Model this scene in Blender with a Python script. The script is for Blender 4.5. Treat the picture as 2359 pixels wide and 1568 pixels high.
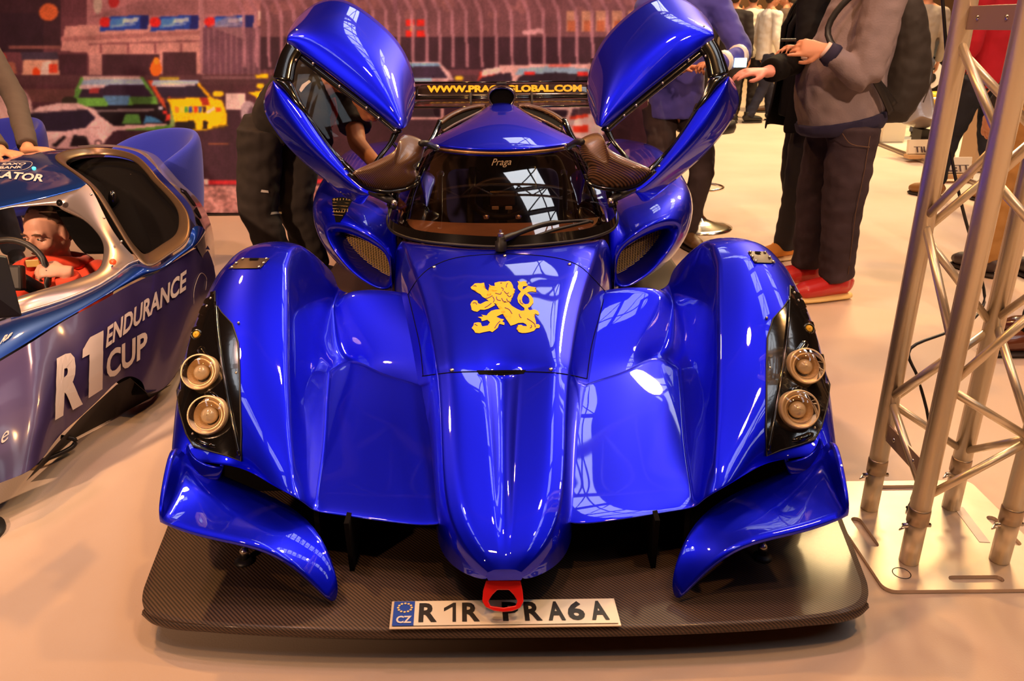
import bpy, bmesh, math, random
import numpy as np
from mathutils import Vector, Matrix, noise
from mathutils.bvhtree import BVHTree
for _o in list(bpy.data.objects): bpy.data.objects.remove(_o)
C = bpy.context.scene.collection
SC = bpy.context.scene
PI = math.pi
random.seed(7)
# ------------------------------------------------------------------ camera
F = 1800.0                      # focal length in pixels of a 2359 px wide frame
CAM = Vector((0, 0, 1.34)); PITCH = math.radians(22.0); ROLL = math.radians(0.55)
cd = bpy.data.cameras.new('camera'); cam = bpy.data.objects.new('camera', cd); C.objects.link(cam)
cd.sensor_width = 36; cd.lens = 36 * F / 2359; cd.clip_start = 0.05; cd.clip_end = 200
_fw = Vector((0, math.cos(PITCH), -math.sin(PITCH))); _up = Vector((0, math.sin(PITCH), math.cos(PITCH))); _rt = Vector((1, 0, 0))
_cr, _sr = math.cos(ROLL), math.sin(ROLL)
RT = _rt * _cr - _up * _sr; UP = _up * _cr + _rt * _sr      # camera turned slightly clockwise
cam.matrix_world = Matrix((( RT.x, UP.x, -_fw.x, CAM.x), (RT.y, UP.y, -_fw.y, CAM.y), (RT.z, UP.z, -_fw.z, CAM.z), (0, 0, 0, 1)))
SC.camera = cam
cd.dof.use_dof = True; cd.dof.focus_distance = 2.2; cd.dof.aperture_fstop = 9.0
# ------------------------------------------------------------------ colour management
SC.view_settings.view_transform = 'Standard'; SC.view_settings.look = 'None'
SC.view_settings.gamma = 1; SC.view_settings.use_curve_mapping = False
SC.view_settings.exposure = 0.0
SC.cycles.max_bounces = 8; SC.cycles.transparent_max_bounces = 12
SC.cycles.caustics_reflective = False; SC.cycles.caustics_refractive = False
SC.cycles.sample_clamp_indirect = 4
# ------------------------------------------------------------------ world and lamps
W = bpy.data.worlds.new('hall_air'); SC.world = W; W.use_nodes = True
W.node_tree.nodes['Background'].inputs[0].default_value = (0.10, 0.05, 0.04, 1)
W.node_tree.nodes['Background'].inputs[1].default_value = 1.0
LP = .36
def area(name, loc, target, size, power, col, shape='DISK', sy=None, spread=180):
    l = bpy.data.lights.new(name, 'AREA'); l.shape = shape; l.size = size
    if sy: l.size_y = sy
    l.energy = power * LP; l.color = col; l.spread = math.radians(spread)
    o = bpy.data.objects.new(name, l); C.objects.link(o); o.location = loc
    o.rotation_euler = (Vector(target) - Vector(loc)).to_track_quat('-Z', 'Y').to_euler()
    return o
AMBER = (1.0, 0.47, 0.14); WARM = (1.0, 0.66, 0.40); DAY = (0.95, 0.95, 1.0)
LIGHTS = [
 ('hall_and_fill_spot', (-3.6, 5.0, 6.5), (-0.9, 1.2, 0), .30, 520, AMBER),
 ('hall_and_fill_spot', (-0.5, -0.4, 6.8), (0, 2.4, 0), .26, 200, (1.0,.50,.17)),
 ('hall_and_fill_spot', (1.9, 0.9, 6.2), (0.3, 2.3, 0), .26, 230, (1.0,.52,.20)),
 ('hall_and_fill_spot', (4.6, 3.6, 6.8), (1.6, 1.8, 0), .30, 400, AMBER),
 ('hall_and_fill_spot', (3.4, 8.5, 6.5), (2.6, 6.2, 0), .8, 800, (1.0, .74, .42)),
 ('hall_and_fill_spot', (-2.4, 2.2, 6.5), (-2.5, 5.8, .6), .4, 300, (1.0, .50, .36)),
 ('hall_and_fill_spot', (0.6, 2.8, 7.0), (0.4, 6.0, .6), .4, 260, (1.0, .50, .36)),
 ('hall_and_fill_spot', (-4.2, -3.2, 4.6), (-1.9, 3.2, .5), .35, 90, (1.0, .60, .36), 'DISK', None, 38),  # fill lamp added on the camera side to brighten the boy in the simulator
 ('hall_and_fill_spot', (2.6, -3.4, 5.2), (1.7, 4.2, 1.0), .35, 45, (1.0, .62, .40), 'DISK', None, 34),  # fill lamp added on the camera side to brighten the people at right
 ('hall_and_fill_spot', (5.5, 11.0, 7.0), (4.5, 11.0, 0), 1.5, 2300, (1.0, .68, .30)),
 ('hall_and_fill_spot', (6.0, 19.0, 7.5), (5.0, 22.0, 1), 1.5, 1800, (1.0, .62, .22)),
]
for a_ in LIGHTS: area(*a_)
# ------------------------------------------------------------------ pixel helpers (2359 x 1568 frame)
def ray(u, v): return _fw + RT * ((u - 1179.5) / F) - UP * ((v - 784) / F)
def PY(u, v, y): d = ray(u, v); return CAM + d * (y / d.y)
def PZ(u, v, z): d = ray(u, v); return CAM + d * ((z - CAM.z) / d.z)
def PD(u, v, t): return CAM + ray(u, v) * t
def TOPX(p):
    q = Vector(p) - CAM; d = q.dot(_fw); return (1179.5 + F * q.dot(RT) / d, 784 - F * q.dot(UP) / d)
# ------------------------------------------------------------------ materials
MATS = {}
def pm(name, col, rough=.5, metal=0, coat=0, coatr=.03, spec=.5, emit=None, es=0, bump=0, bs=200, var=0, vs=8, sheen=0, trans=0):
    if name in MATS: return MATS[name]
    m = bpy.data.materials.new(name); m.use_nodes = True; nt = m.node_tree; b = nt.nodes['Principled BSDF']
    b.inputs['Base Color'].default_value = (*col, 1); b.inputs['Roughness'].default_value = rough
    b.inputs['Metallic'].default_value = metal; b.inputs['Coat Weight'].default_value = coat
    b.inputs['Coat Roughness'].default_value = coatr; b.inputs['Specular IOR Level'].default_value = spec
    b.inputs['Sheen Weight'].default_value = sheen; b.inputs['Transmission Weight'].default_value = trans
    if emit: b.inputs['Emission Color'].default_value = (*emit, 1); b.inputs['Emission Strength'].default_value = es
    if var or bump:
        tc = nt.nodes.new('ShaderNodeTexCoord'); n = nt.nodes.new('ShaderNodeTexNoise'); n.inputs['Scale'].default_value = vs; n.inputs['Detail'].default_value = 4
        nt.links.new(tc.outputs['Object'], n.inputs['Vector'])
        if var:
            r = nt.nodes.new('ShaderNodeMapRange'); r.inputs[1].default_value = .3; r.inputs[2].default_value = .7
            r.inputs[3].default_value = 1 - var; r.inputs[4].default_value = 1 + var
            mx = nt.nodes.new('ShaderNodeVectorMath'); mx.operation = 'SCALE'; mx.inputs[0].default_value = col
            nt.links.new(n.outputs['Fac'], r.inputs[0]); nt.links.new(r.outputs[0], mx.inputs['Scale']); nt.links.new(mx.outputs[0], b.inputs['Base Color'])
        if bump:
            n2 = nt.nodes.new('ShaderNodeTexNoise'); n2.inputs['Scale'].default_value = bs; n2.inputs['Detail'].default_value = 3
            nt.links.new(tc.outputs['Object'], n2.inputs['Vector'])
            bp = nt.nodes.new('ShaderNodeBump'); bp.inputs['Strength'].default_value = bump; bp.inputs['Distance'].default_value = .004
            nt.links.new(n2.outputs['Fac'], bp.inputs['Height']); nt.links.new(bp.outputs[0], b.inputs['Normal'])
    MATS[name] = m; return m
def carbon(name, c1, c2, scale=260, rough=.35, coat=.8):
    m = pm(name, c1, rough, .1, coat, .10); nt = m.node_tree; b = nt.nodes['Principled BSDF']
    tc = nt.nodes.new('ShaderNodeTexCoord'); w = nt.nodes.new('ShaderNodeTexWave'); w.wave_type = 'BANDS'; w.bands_direction = 'DIAGONAL'
    w.inputs['Scale'].default_value = scale; w.inputs['Distortion'].default_value = 0
    cr = nt.nodes.new('ShaderNodeValToRGB'); cr.color_ramp.elements[0].color = (*c1, 1); cr.color_ramp.elements[1].color = (*c2, 1)
    cr.color_ramp.elements[0].position = .3; cr.color_ramp.elements[1].position = .7
    nt.links.new(tc.outputs['Object'], w.inputs['Vector']); nt.links.new(w.outputs['Fac'], cr.inputs[0]); nt.links.new(cr.outputs[0], b.inputs['Base Color'])
    return m
def glass(name, tint, gloss=.1, ior=1.45):
    m = bpy.data.materials.new(name); m.use_nodes = True; nt = m.node_tree; nt.nodes.clear()
    out = nt.nodes.new('ShaderNodeOutputMaterial'); t = nt.nodes.new('ShaderNodeBsdfTransparent'); t.inputs[0].default_value = (*tint, 1)
    g = nt.nodes.new('ShaderNodeBsdfGlossy'); g.inputs['Roughness'].default_value = .01
    fr = nt.nodes.new('ShaderNodeFresnel'); fr.inputs['IOR'].default_value = ior
    a = nt.nodes.new('ShaderNodeMath'); a.operation = 'ADD'; a.inputs[1].default_value = gloss; a.use_clamp = True
    mx = nt.nodes.new('ShaderNodeMixShader')
    nt.links.new(fr.outputs[0], a.inputs[0]); nt.links.new(a.outputs[0], mx.inputs[0])
    nt.links.new(t.outputs[0], mx.inputs[1]); nt.links.new(g.outputs[0], mx.inputs[2]); nt.links.new(mx.outputs[0], out.inputs[0])
    MATS[name] = m; return m
BLUE = pm('blue_metallic_paint', (.0, .005, .80), .42, .88, 1.0, .02)
BLACKG = pm('gloss_black', (.006, .005, .005), .12, 0, .6)
BLACK = pm('satin_black', (.012, .010, .010), .45)
VOID = pm('matt_black', (.004, .003, .003), .9, spec=.1)
CARB = carbon('carbon_fibre_weave', (.018, .010, .007), (.11, .062, .038), 62, .55, .14)
CARBF = carbon('carbon_fibre_fine', (.03, .014, .008), (.20, .10, .05), 70)
CHROME = pm('bright_chrome', (.95, .86, .74), .17, 1)
ALU = pm('brushed_aluminium', (.82, .70, .52), .36, .7, bump=.05, bs=90)
STEEL = pm('bolt_steel', (.75, .68, .6), .25, 1)
YELLOW = pm('yellow_vinyl', (.95, .55, .02), .45)
WHITE = pm('white_vinyl', (.85, .80, .76), .5)
RED = pm('red_enamel', (.85, .01, .008), .35, 0, .5)
GLASSD = glass('tinted_windscreen', (.55, .43, .32), .07)
GLASSC = glass('clear_side_window', (.82, .76, .70), .0, 1.22)
LENS = glass('headlight_lens', (.96, .92, .85), .03)
# ------------------------------------------------------------------ object helpers
ORG = {}
def thing(name, label, cat, loc=(0, 0, 0), group=None, kind=None):
    o = bpy.data.objects.new(name, None); C.objects.link(o); o.location = loc; o.empty_display_size = .1
    ORG[o.name] = Vector(loc); tag(o, label, cat, group, kind); return o
def tag(o, label=None, cat=None, group=None, kind=None):
    if label: o['label'] = label
    if cat: o['category'] = cat
    if group: o['group'] = group
    if kind: o['kind'] = kind
    return o
def org(o): return ORG.get(o.name, Vector((0, 0, 0))) if o else Vector((0, 0, 0))
def bake(o):
    dg = bpy.context.evaluated_depsgraph_get(); e = o.evaluated_get(dg)
    me = bpy.data.meshes.new_from_object(e); old = o.data; o.modifiers.clear(); o.data = me; return o
def mesh(name, vs, fs, mat, parent=None, smooth=True, sub=0, thick=0, crease=None, bevel=0, origin=None, off=-1, apply=False, mi=None):
    og = org(parent) if parent else Vector(origin or (0, 0, 0))
    me = bpy.data.meshes.new(name); me.from_pydata([tuple(Vector(v) - og) for v in vs], [], [tuple(f) for f in fs]); me.validate()
    if crease:
        at = me.attributes.new('crease_edge', 'FLOAT', 'EDGE'); idx = {tuple(sorted(e.vertices)): e.index for e in me.edges}
        for (a, b), w in crease.items():
            k = tuple(sorted((a, b)))
            if k in idx: at.data[idx[k]].value = w
    for m in (mat if isinstance(mat, (list, tuple)) else [mat]): me.materials.append(m)
    if mi is not None: me.polygons.foreach_set('material_index', mi)
    me.polygons.foreach_set('use_smooth', [smooth] * len(me.polygons))
    o = bpy.data.objects.new(name, me); C.objects.link(o)
    if parent: o.parent = parent; ORG[o.name] = og.copy()
    else: o.location = og; ORG[o.name] = og.copy()
    if thick:
        s = o.modifiers.new('t', 'SOLIDIFY'); s.thickness = thick; s.offset = off; s.use_even_offset = False
    if bevel:
        b = o.modifiers.new('b', 'BEVEL'); b.width = bevel; b.segments = 2; b.limit_method = 'ANGLE'; b.angle_limit = .6
    if sub:
        s = o.modifiers.new('s', 'SUBSURF'); s.levels = sub; s.render_levels = sub
    if smooth and not sub:
        pass
    if apply: bake(o)
    return o
def grid(name, rows, mat, parent=None, sub=2, thick=0, cr=None, cc=None, closed=False, flip=False, off=-1, apply=False, caps=False, origin=None, smooth=True):
    """rows: list of equal-length point lists.  cr/cc: crease weights {row:w}/{col:w}"""
    n, m = len(rows), len(rows[0]); vs = [Vector(p) for r in rows for p in r]; fs = []
    for i in range(n - 1):
        for j in range(m if closed else m - 1):
            k = (j + 1) % m; f = [i*m+j, i*m+k, (i+1)*m+k, (i+1)*m+j]; fs.append(f[::-1] if flip else f)
    if caps: fs.append(list(range(m))[::1 if flip else -1]); fs.append(list(range((n-1)*m, n*m))[::-1 if flip else 1])
    cd_ = {}
    for i, w in (cr or {}).items():
        for j in range(m if closed else m - 1): cd_[(i*m+j, i*m+(j+1) % m)] = w
    for j, w in (cc or {}).items():
        for i in range(n - 1): cd_[(i*m+j, (i+1)*m+j)] = w
    return mesh(name, vs, fs, mat, parent, smooth, sub, thick, cd_, 0, origin, off, apply)
def ringpts(p, d, r1, r2=None, n=10, ref=None):
    r2 = r2 or r1; d = d.normalized(); a = Vector(ref) if ref else (Vector((0, 0, 1)) if abs(d.z) < .9 else Vector((0, 1, 0)))
    s = d.cross(a).normalized(); t = s.cross(d).normalized()
    return [p + s * (r1 * math.cos(2*PI*k/n)) + t * (r2 * math.sin(2*PI*k/n)) for k in range(n)]
def tubegeo(path, rad, n=10, ref=None, r2=None, closed=False):
    path = [Vector(p) for p in path]; N = len(path)
    rad = rad if isinstance(rad, (list, tuple)) else [rad] * N; r2 = r2 if r2 is None or isinstance(r2, (list, tuple)) else [r2] * N
    vs, fs = [], []
    for i, p in enumerate(path):
        if closed: d = path[(i+1) % N] - path[i-1]
        else: d = (path[min(i+1, N-1)] - path[max(i-1, 0)])
        vs += ringpts(p, d, rad[i], r2[i] if r2 else None, n, ref)
    for i in range(N if closed else N - 1):
        i2 = (i + 1) % N
        for k in range(n): fs.append((i*n+k, i*n+(k+1) % n, i2*n+(k+1) % n, i2*n+k))
    if not closed: fs.append(tuple(range(n))[::-1]); fs.append(tuple(range((N-1)*n, N*n)))
    return vs, fs
def tube(name, path, rad, mat, parent=None, n=10, ref=None, r2=None, closed=False, origin=None, smooth=True, sub=0):
    vs, fs = tubegeo(path, rad, n, ref, r2, closed); return mesh(name, vs, fs, mat, parent, smooth, sub, origin=origin)
def merge(geos):
    vs, fs = [], []
    for v, f in geos: k = len(vs); vs += list(v); fs += [tuple(i + k for i in x) for x in f]
    return vs, fs
def boxgeo(c, s, rz=0, rx=0, ry=0):
    M = Matrix.Rotation(rz, 3, 'Z') @ Matrix.Rotation(ry, 3, 'Y') @ Matrix.Rotation(rx, 3, 'X'); c = Vector(c)
    vs = [c + M @ Vector((sx*s[0]/2, sy*s[1]/2, sz*s[2]/2)) for sx in (-1, 1) for sy in (-1, 1) for sz in (-1, 1)]
    return vs, [(0,1,3,2),(4,6,7,5),(0,4,5,1),(2,3,7,6),(0,2,6,4),(1,5,7,3)]
def box(name, c, s, mat, parent=None, rz=0, rx=0, ry=0, bevel=.003, origin=None):
    v, f = boxgeo(c, s, rz, rx, ry); return mesh(name, v, f, mat, parent, False, bevel=bevel, origin=origin)
def lathe(name, prof, c, mat, parent=None, n=32, axis=(0, 0, 1), origin=None, smooth=True):
    """prof: [(r, h)] revolved round axis through c"""
    ax = Vector(axis).normalized(); a = Vector((0, 0, 1)) if abs(ax.z) < .9 else Vector((0, 1, 0)); s = ax.cross(a).normalized(); t = s.cross(ax)
    c = Vector(c); vs, fs = [], []
    for r, h in prof: vs += [c + ax*h + (s*math.cos(2*PI*k/n) + t*math.sin(2*PI*k/n)) * max(r, 1e-5) for k in range(n)]
    for i in range(len(prof) - 1):
        for k in range(n): fs.append((i*n+k, i*n+(k+1) % n, (i+1)*n+(k+1) % n, (i+1)*n+k))
    return mesh(name, vs, fs, mat, parent, smooth, origin=origin)
def ellgeo(c, r, n=12, m=8, M=None):
    c = Vector(c); vs, fs = [], []
    for i in range(m + 1):
        th = PI * i / m
        for k in range(n):
            ph = 2*PI*k/n; p = Vector((r[0]*math.sin(th)*math.cos(ph), r[1]*math.sin(th)*math.sin(ph), r[2]*math.cos(th)))
            vs.append(c + (M @ p if M else p))
    for i in range(m):
        for k in range(n): fs.append((i*n+k, (i+1)*n+k, (i+1)*n+(k+1) % n, i*n+(k+1) % n))
    return vs, fs
def ell(name, c, r, mat, parent=None, n=16, m=10, M=None, origin=None):
    v, f = ellgeo(c, r, n, m, M); return mesh(name, v, f, mat, parent, origin=origin)
def spline(pts, n):
    """Catmull-Rom through pts -> n points"""
    P = [Vector(p) for p in pts]; out = []
    for i in range(n):
        t = i / (n - 1) * (len(P) - 1); k = min(int(t), len(P) - 2); f = t - k
        a, b, c, d = P[max(k-1, 0)], P[k], P[k+1], P[min(k+2, len(P)-1)]
        out.append(.5 * ((2*b) + (c - a)*f + (2*a - 5*b + 4*c - d)*f*f + (3*b - a - 3*c + d)*f**3))
    return out
def cspline(pts, n):
    P = [Vector(p) for p in pts]; N = len(P); out = []
    for i in range(n):
        t = i / n * N; k = int(t); f = t - k; a, b, c, d = P[k-1], P[k % N], P[(k+1) % N], P[(k+2) % N]
        out.append(.5 * ((2*b) + (c - a)*f + (2*a - 5*b + 4*c - d)*f*f + (3*b - a - 3*c + d)*f**3))
    return out
def bvh(*obs):
    vs, fs = [], []; dg = bpy.context.evaluated_depsgraph_get(); dg.update()
    for o in obs:
        e = o.evaluated_get(dg); me = e.to_mesh(); k = len(vs); M = Matrix.Translation(org(o))
        vs += [M @ v.co for v in me.vertices]; fs += [[i + k for i in p.vertices] for p in me.polygons]; e.to_mesh_clear()
    return BVHTree.FromPolygons(vs, fs)
def hit(B, u, v, off=.003):
    d = ray(u, v).normalized(); p, n, i, t = B.ray_cast(CAM, d)
    if p is None: return None
    if n.dot(d) > 0: n = -n
    return p + n * off
def surf(B, p, d, off=.003):
    d = Vector(d).normalized(); q, n, i, t = B.ray_cast(Vector(p), d)
    if q is None: return None
    if n.dot(d) > 0: n = -n
    return q + n * off
def tess(poly, step):
    """triangulate a 2D polygon (list of (x,y)) with inner edges cut down to about step"""
    bm = bmesh.new(); pts = []
    for i in range(len(poly)):
        a, b = Vector(poly[i]).to_2d(), Vector(poly[(i+1) % len(poly)]).to_2d(); k = max(1, int((b - a).length / step))
        for j in range(k): pts.append(a.lerp(b, j / k))
    vs = [bm.verts.new((p.x, p.y, 0)) for p in pts]; bm.faces.new(vs); bmesh.ops.triangulate(bm, faces=bm.faces[:])
    for _ in range(7):
        e = [x for x in bm.edges if x.calc_length() > step * 1.5]
        if not e: break
        bmesh.ops.subdivide_edges(bm, edges=e, cuts=1); bmesh.ops.triangulate(bm, faces=bm.faces[:])
    bm.verts.index_update(); r = [(v.co.x, v.co.y) for v in bm.verts], [[v.index for v in f.verts] for f in bm.faces]; bm.free(); return r
def textgeo(s, size=1, extrude=0, shear=0, sx=1, bold=0, align='CENTER', space=1):
    cu = bpy.data.curves.new('t', 'FONT'); cu.body = s; cu.size = size; cu.align_x = align; cu.align_y = 'CENTER'; cu.shear = shear
    cu.offset = bold; cu.space_character = space; cu.resolution_u = 3
    o = bpy.data.objects.new('t', cu); C.objects.link(o); dg = bpy.context.evaluated_depsgraph_get(); dg.update()
    me = bpy.data.meshes.new_from_object(o.evaluated_get(dg)); bpy.data.objects.remove(o)
    bm = bmesh.new(); bm.from_mesh(me); bmesh.ops.triangulate(bm, faces=bm.faces[:])
    for _ in range(5):
        e = [x for x in bm.edges if x.calc_length() > size * .16]
        if not e: break
        bmesh.ops.subdivide_edges(bm, edges=e, cuts=1); bmesh.ops.triangulate(bm, faces=bm.faces[:])
    bm.verts.index_update(); vs = [(v.co.x * sx, v.co.y) for v in bm.verts]; fs = [[v.index for v in f.verts] for f in bm.faces]; bm.free()
    return vs, fs
def textfit(s, mp, mat, name, parent, **kw):
    """lettering stretched over the unit square, mp(a, b) -> point (a right, b up), or None"""
    vs, fs = textgeo(s, 1, **kw); xs = [v[0] for v in vs]; ys = [v[1] for v in vs]; x0, x1, y0, y1 = min(xs), max(xs), min(ys), max(ys)
    P = [mp((x - x0) / (x1 - x0), (y - y0) / (y1 - y0)) for x, y in vs]
    return mesh(name, [p if p else Vector() for p in P], [f for f in fs if all(P[i] for i in f)], mat, parent, False)
def quadmap(a, b, c, d, off=(0, 0, 0)):
    """a lower left, b lower right, c upper right, d upper left (3D)"""
    a, b, c, d, off = map(Vector, (a, b, c, d, off)); return lambda s, t: (a*(1-s) + b*s)*(1-t) + (d*(1-s) + c*s)*t + off
def pxmap(B, a, b, c, d, off=.003):
    q = quadmap((*a, 0), (*b, 0), (*c, 0), (*d, 0)); return lambda s, t: hit(B, q(s, t).x, q(s, t).y, off)
def biggest(v, f):
    par = list(range(len(v)))
    def fd(i):
        while par[i] != i: par[i] = par[par[i]]; i = par[i]
        return i
    for x in f:
        for k in x[1:]: par[fd(k)] = fd(x[0])
    cnt = {}
    for x in f: r = fd(x[0]); cnt[r] = cnt.get(r, 0) + 1
    if not cnt: return v, f
    b = max(cnt, key=cnt.get); keep = sorted({i for x in f if fd(x[0]) == b for i in x}); mp = {k: i for i, k in enumerate(keep)}
    return [v[k] for k in keep], [[mp[i] for i in x] for x in f if fd(x[0]) == b]
def decal(name, B, polys, mat, parent, off=.003, step=12, thick=0):
    """image outlines laid on the real surface under them"""
    geos = []
    for poly in polys:
        v2, f = tess(poly, step); P = [hit(B, x, y, off) for x, y in v2]
        geos.append(([p if p else Vector() for p in P], [x for x in f if all(P[i] for i in x)]))
    v, f = biggest(*geos[0]) if len(geos) == 1 else merge(geos); return mesh(name, v, f, mat, parent, True, thick=thick)
def seam(name, B, pts, mat, parent, r=.0015, n=24, off=.0):
    q = [hit(B, p.x, p.y, off) for p in spline([(*a, 0) for a in pts], n)]; q = [p for p in q if p]
    return tube(name, q, r, mat, parent, n=6)
def fuse(geos, voxel=.012, smooth=4, wr=0, ws=9, dec=0):
    v, f = merge(geos); me = bpy.data.meshes.new('f'); me.from_pydata([tuple(x) for x in v], [], f); o = bpy.data.objects.new('f', me); C.objects.link(o)
    r = o.modifiers.new('r', 'REMESH'); r.mode = 'VOXEL'; r.voxel_size = voxel
    if smooth: s = o.modifiers.new('s', 'SMOOTH'); s.iterations = smooth; s.factor = .5
    if dec: d_ = o.modifiers.new('d', 'DECIMATE'); d_.ratio = dec
    bpy.context.view_layer.update(); bake(o); me = o.data
    vs = [x.co.copy() for x in me.vertices]; fs = [tuple(p.vertices) for p in me.polygons]
    if wr:
        for i, x in enumerate(me.vertices):
            p = x.co; k = noise.noise(Vector((p.x*ws, p.y*ws, p.z*ws*1.6))) + .5*noise.noise(p*ws*2.3); vs[i] = vs[i] + x.normal * (k * wr)
    bpy.data.objects.remove(o); return vs, fs
# ================================================================== the blue prototype race car
def CX(y): return -.021 - .007 * (y - 1.4)
def cp(x, y, z): return Vector((CX(y) + x, y, z))
def mir(o, parent=None):
    dg = bpy.context.evaluated_depsgraph_get(); dg.update(); me = o.evaluated_get(dg).to_mesh(); og = org(o)
    vs = [Vector((2*CX(v.co.y + og.y) - (v.co.x + og.x), v.co.y + og.y, v.co.z + og.z)) for v in me.vertices]
    fs = [tuple(p.vertices)[::-1] for p in me.polygons]; mi = [p.material_index for p in me.polygons]; sm = bool(me.polygons) and me.polygons[0].use_smooth
    n = mesh(o.name.split('.')[0], vs, fs, [m for m in o.data.materials], parent or o.parent, sm, mi=None)
    if any(mi): 
        for p, k in zip(n.data.polygons, mi): p.material_index = k
    if 'label' in o: n['label'] = o['label']
    return n
def both(o, parent=None): return o, mir(o, parent)
LEAN = [0.0]
def L(u, v, y): return PY(u, v, y + LEAN[0] * max(0, 460 - v) / 460)

CAR = thing('race_car', 'glossy blue low prototype race car with both doors raised, in the middle of the stand', 'race car', (CX(3), 3.0, 0))

# ---- carbon splitter and floor
def plate(name, outline, z0, z1, mat, parent, rim=.02):
    o = [cp(x, y, 0) for x, y in outline]; c = sum(o, Vector()) / len(o)
    ins = [p + (c - p).normalized() * rim for p in o]
    rows = [[Vector((p.x, p.y, z)) for p in q] for q, z in ((ins, z0), (o, z0 + .004), (o, (z0 + z1)/2), (o, z1 - .004), (ins, z1))]
    n = len(o); vs = [p for r in rows for p in r]; fs = []
    for i in range(4):
        for k in range(n): fs.append((i*n+k, i*n+(k+1) % n, (i+1)*n+(k+1) % n, (i+1)*n+k))
    fs += [tuple(range(n))[::-1], tuple(range(4*n, 5*n))]
    return mesh(name, vs, fs, mat, parent, False)
half = [(0, 1.368), (.3, 1.370), (.55, 1.382), (.72, 1.402), (.80, 1.425), (.84, 1.455), (.862, 1.50), (.875, 1.56), (.905, 1.74), (.94, 1.98), (.945, 2.6)]
sp = half + [(-x, y) for x, y in half[::-1] if x > 0]
plate('splitter', [(p.x, p.y) for p in spline([(x, y, 0) for x, y in half], 60)] + [(-p.x, p.y) for p in spline([(x, y, 0) for x, y in half], 60)[::-1][:-1]], .068, .098, CARB, CAR, .016)
plate('underfloor', [(-.945, 2.62), (.945, 2.62), (.95, 3.5), (.95, 5.0), (.7, 5.3), (-.7, 5.3), (-.95, 5.0), (-.95, 3.5)], .07, .105, CARB, CAR, .02)
# raised lip along the splitter's front edge
lipc = spline([(-x, y, .086) for x, y in half[:6][::-1]] + [(x, y, .086) for x, y in half[1:6]], 80)
tube('splitter_lip', [cp(p.x, p.y + .008, p.z - .012*max(0, (abs(p.x)-.62)/.2)) for p in lipc], .013, CARB, CAR, n=8)

# ---- nose cone (hood up to the windscreen)
NS = [(1.398, [(0,.236),(.010,.236),(.024,.234),(.036,.228),(.042,.218),(.036,.206)]),
      (1.425, [(0,.262),(.014,.263),(.048,.262),(.074,.250),(.088,.228),(.084,.196)]),
      (1.50, [(0,.290),(.022,.298),(.088,.300),(.126,.286),(.148,.252),(.150,.190)]),
      (1.62, [(0,.324),(.026,.340),(.110,.348),(.148,.336),(.168,.29),(.172,.20)]),
      (1.80, [(0,.374),(.036,.400),(.122,.410),(.162,.398),(.187,.34),(.193,.22)]),
      (1.95, [(0,.418),(.048,.446),(.140,.462),(.180,.446),(.207,.38),(.214,.24)]),
      (1.975, [(0,.424),(.052,.450),(.143,.468),(.184,.452),(.212,.39),(.219,.245)]),
      (1.992, [(0,.466),(.055,.470),(.147,.476),(.188,.460),(.216,.40),(.224,.25)]),
      (2.15, [(0,.508),(.07,.508),(.165,.508),(.212,.488),(.244,.42),(.255,.27)]),
      (2.35, [(0,.556),(.09,.556),(.20,.554),(.25,.534),(.288,.46),(.30,.30)]),
      (2.52, [(0,.595),(.12,.595),(.24,.592),(.295,.574),(.338,.50),(.352,.32)])]
last = [(0,2.64,.620),(.14,2.655,.624),(.27,2.70,.628),(.355,2.76,.622),(.405,2.76,.55),(.415,2.75,.34)]
last2 = [(0,2.70,.60),(.14,2.71,.60),(.27,2.76,.60),(.375,2.83,.60),(.415,2.86,.55),(.41,2.85,.34)]
rows = []
for y, sec in NS: rows.append([cp(-x, y, z) for x, z in sec[::-1]] + [cp(x, y, z) for x, z in sec[1:]])
for R_ in (last, last2): rows.append([cp(-x, y, z) for x, y, z in R_[::-1]] + [cp(x, y, z) for x, y, z in R_[1:]])
NOSE = grid('nose_cone', rows, BLUE, CAR, sub=3, cc={2: .55, 8: .55, 3: .35, 7: .35, 4: .6, 6: .6}, caps=False, apply=True)
# cap under the tip
tipb = rows[0]; mesh('nose_underside', [p for p in tipb] + [cp(0, 1.392, .218)], [(i, i+1, 11) for i in range(10)] + [(10, 0, 11)], BLUE, CAR)

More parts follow.
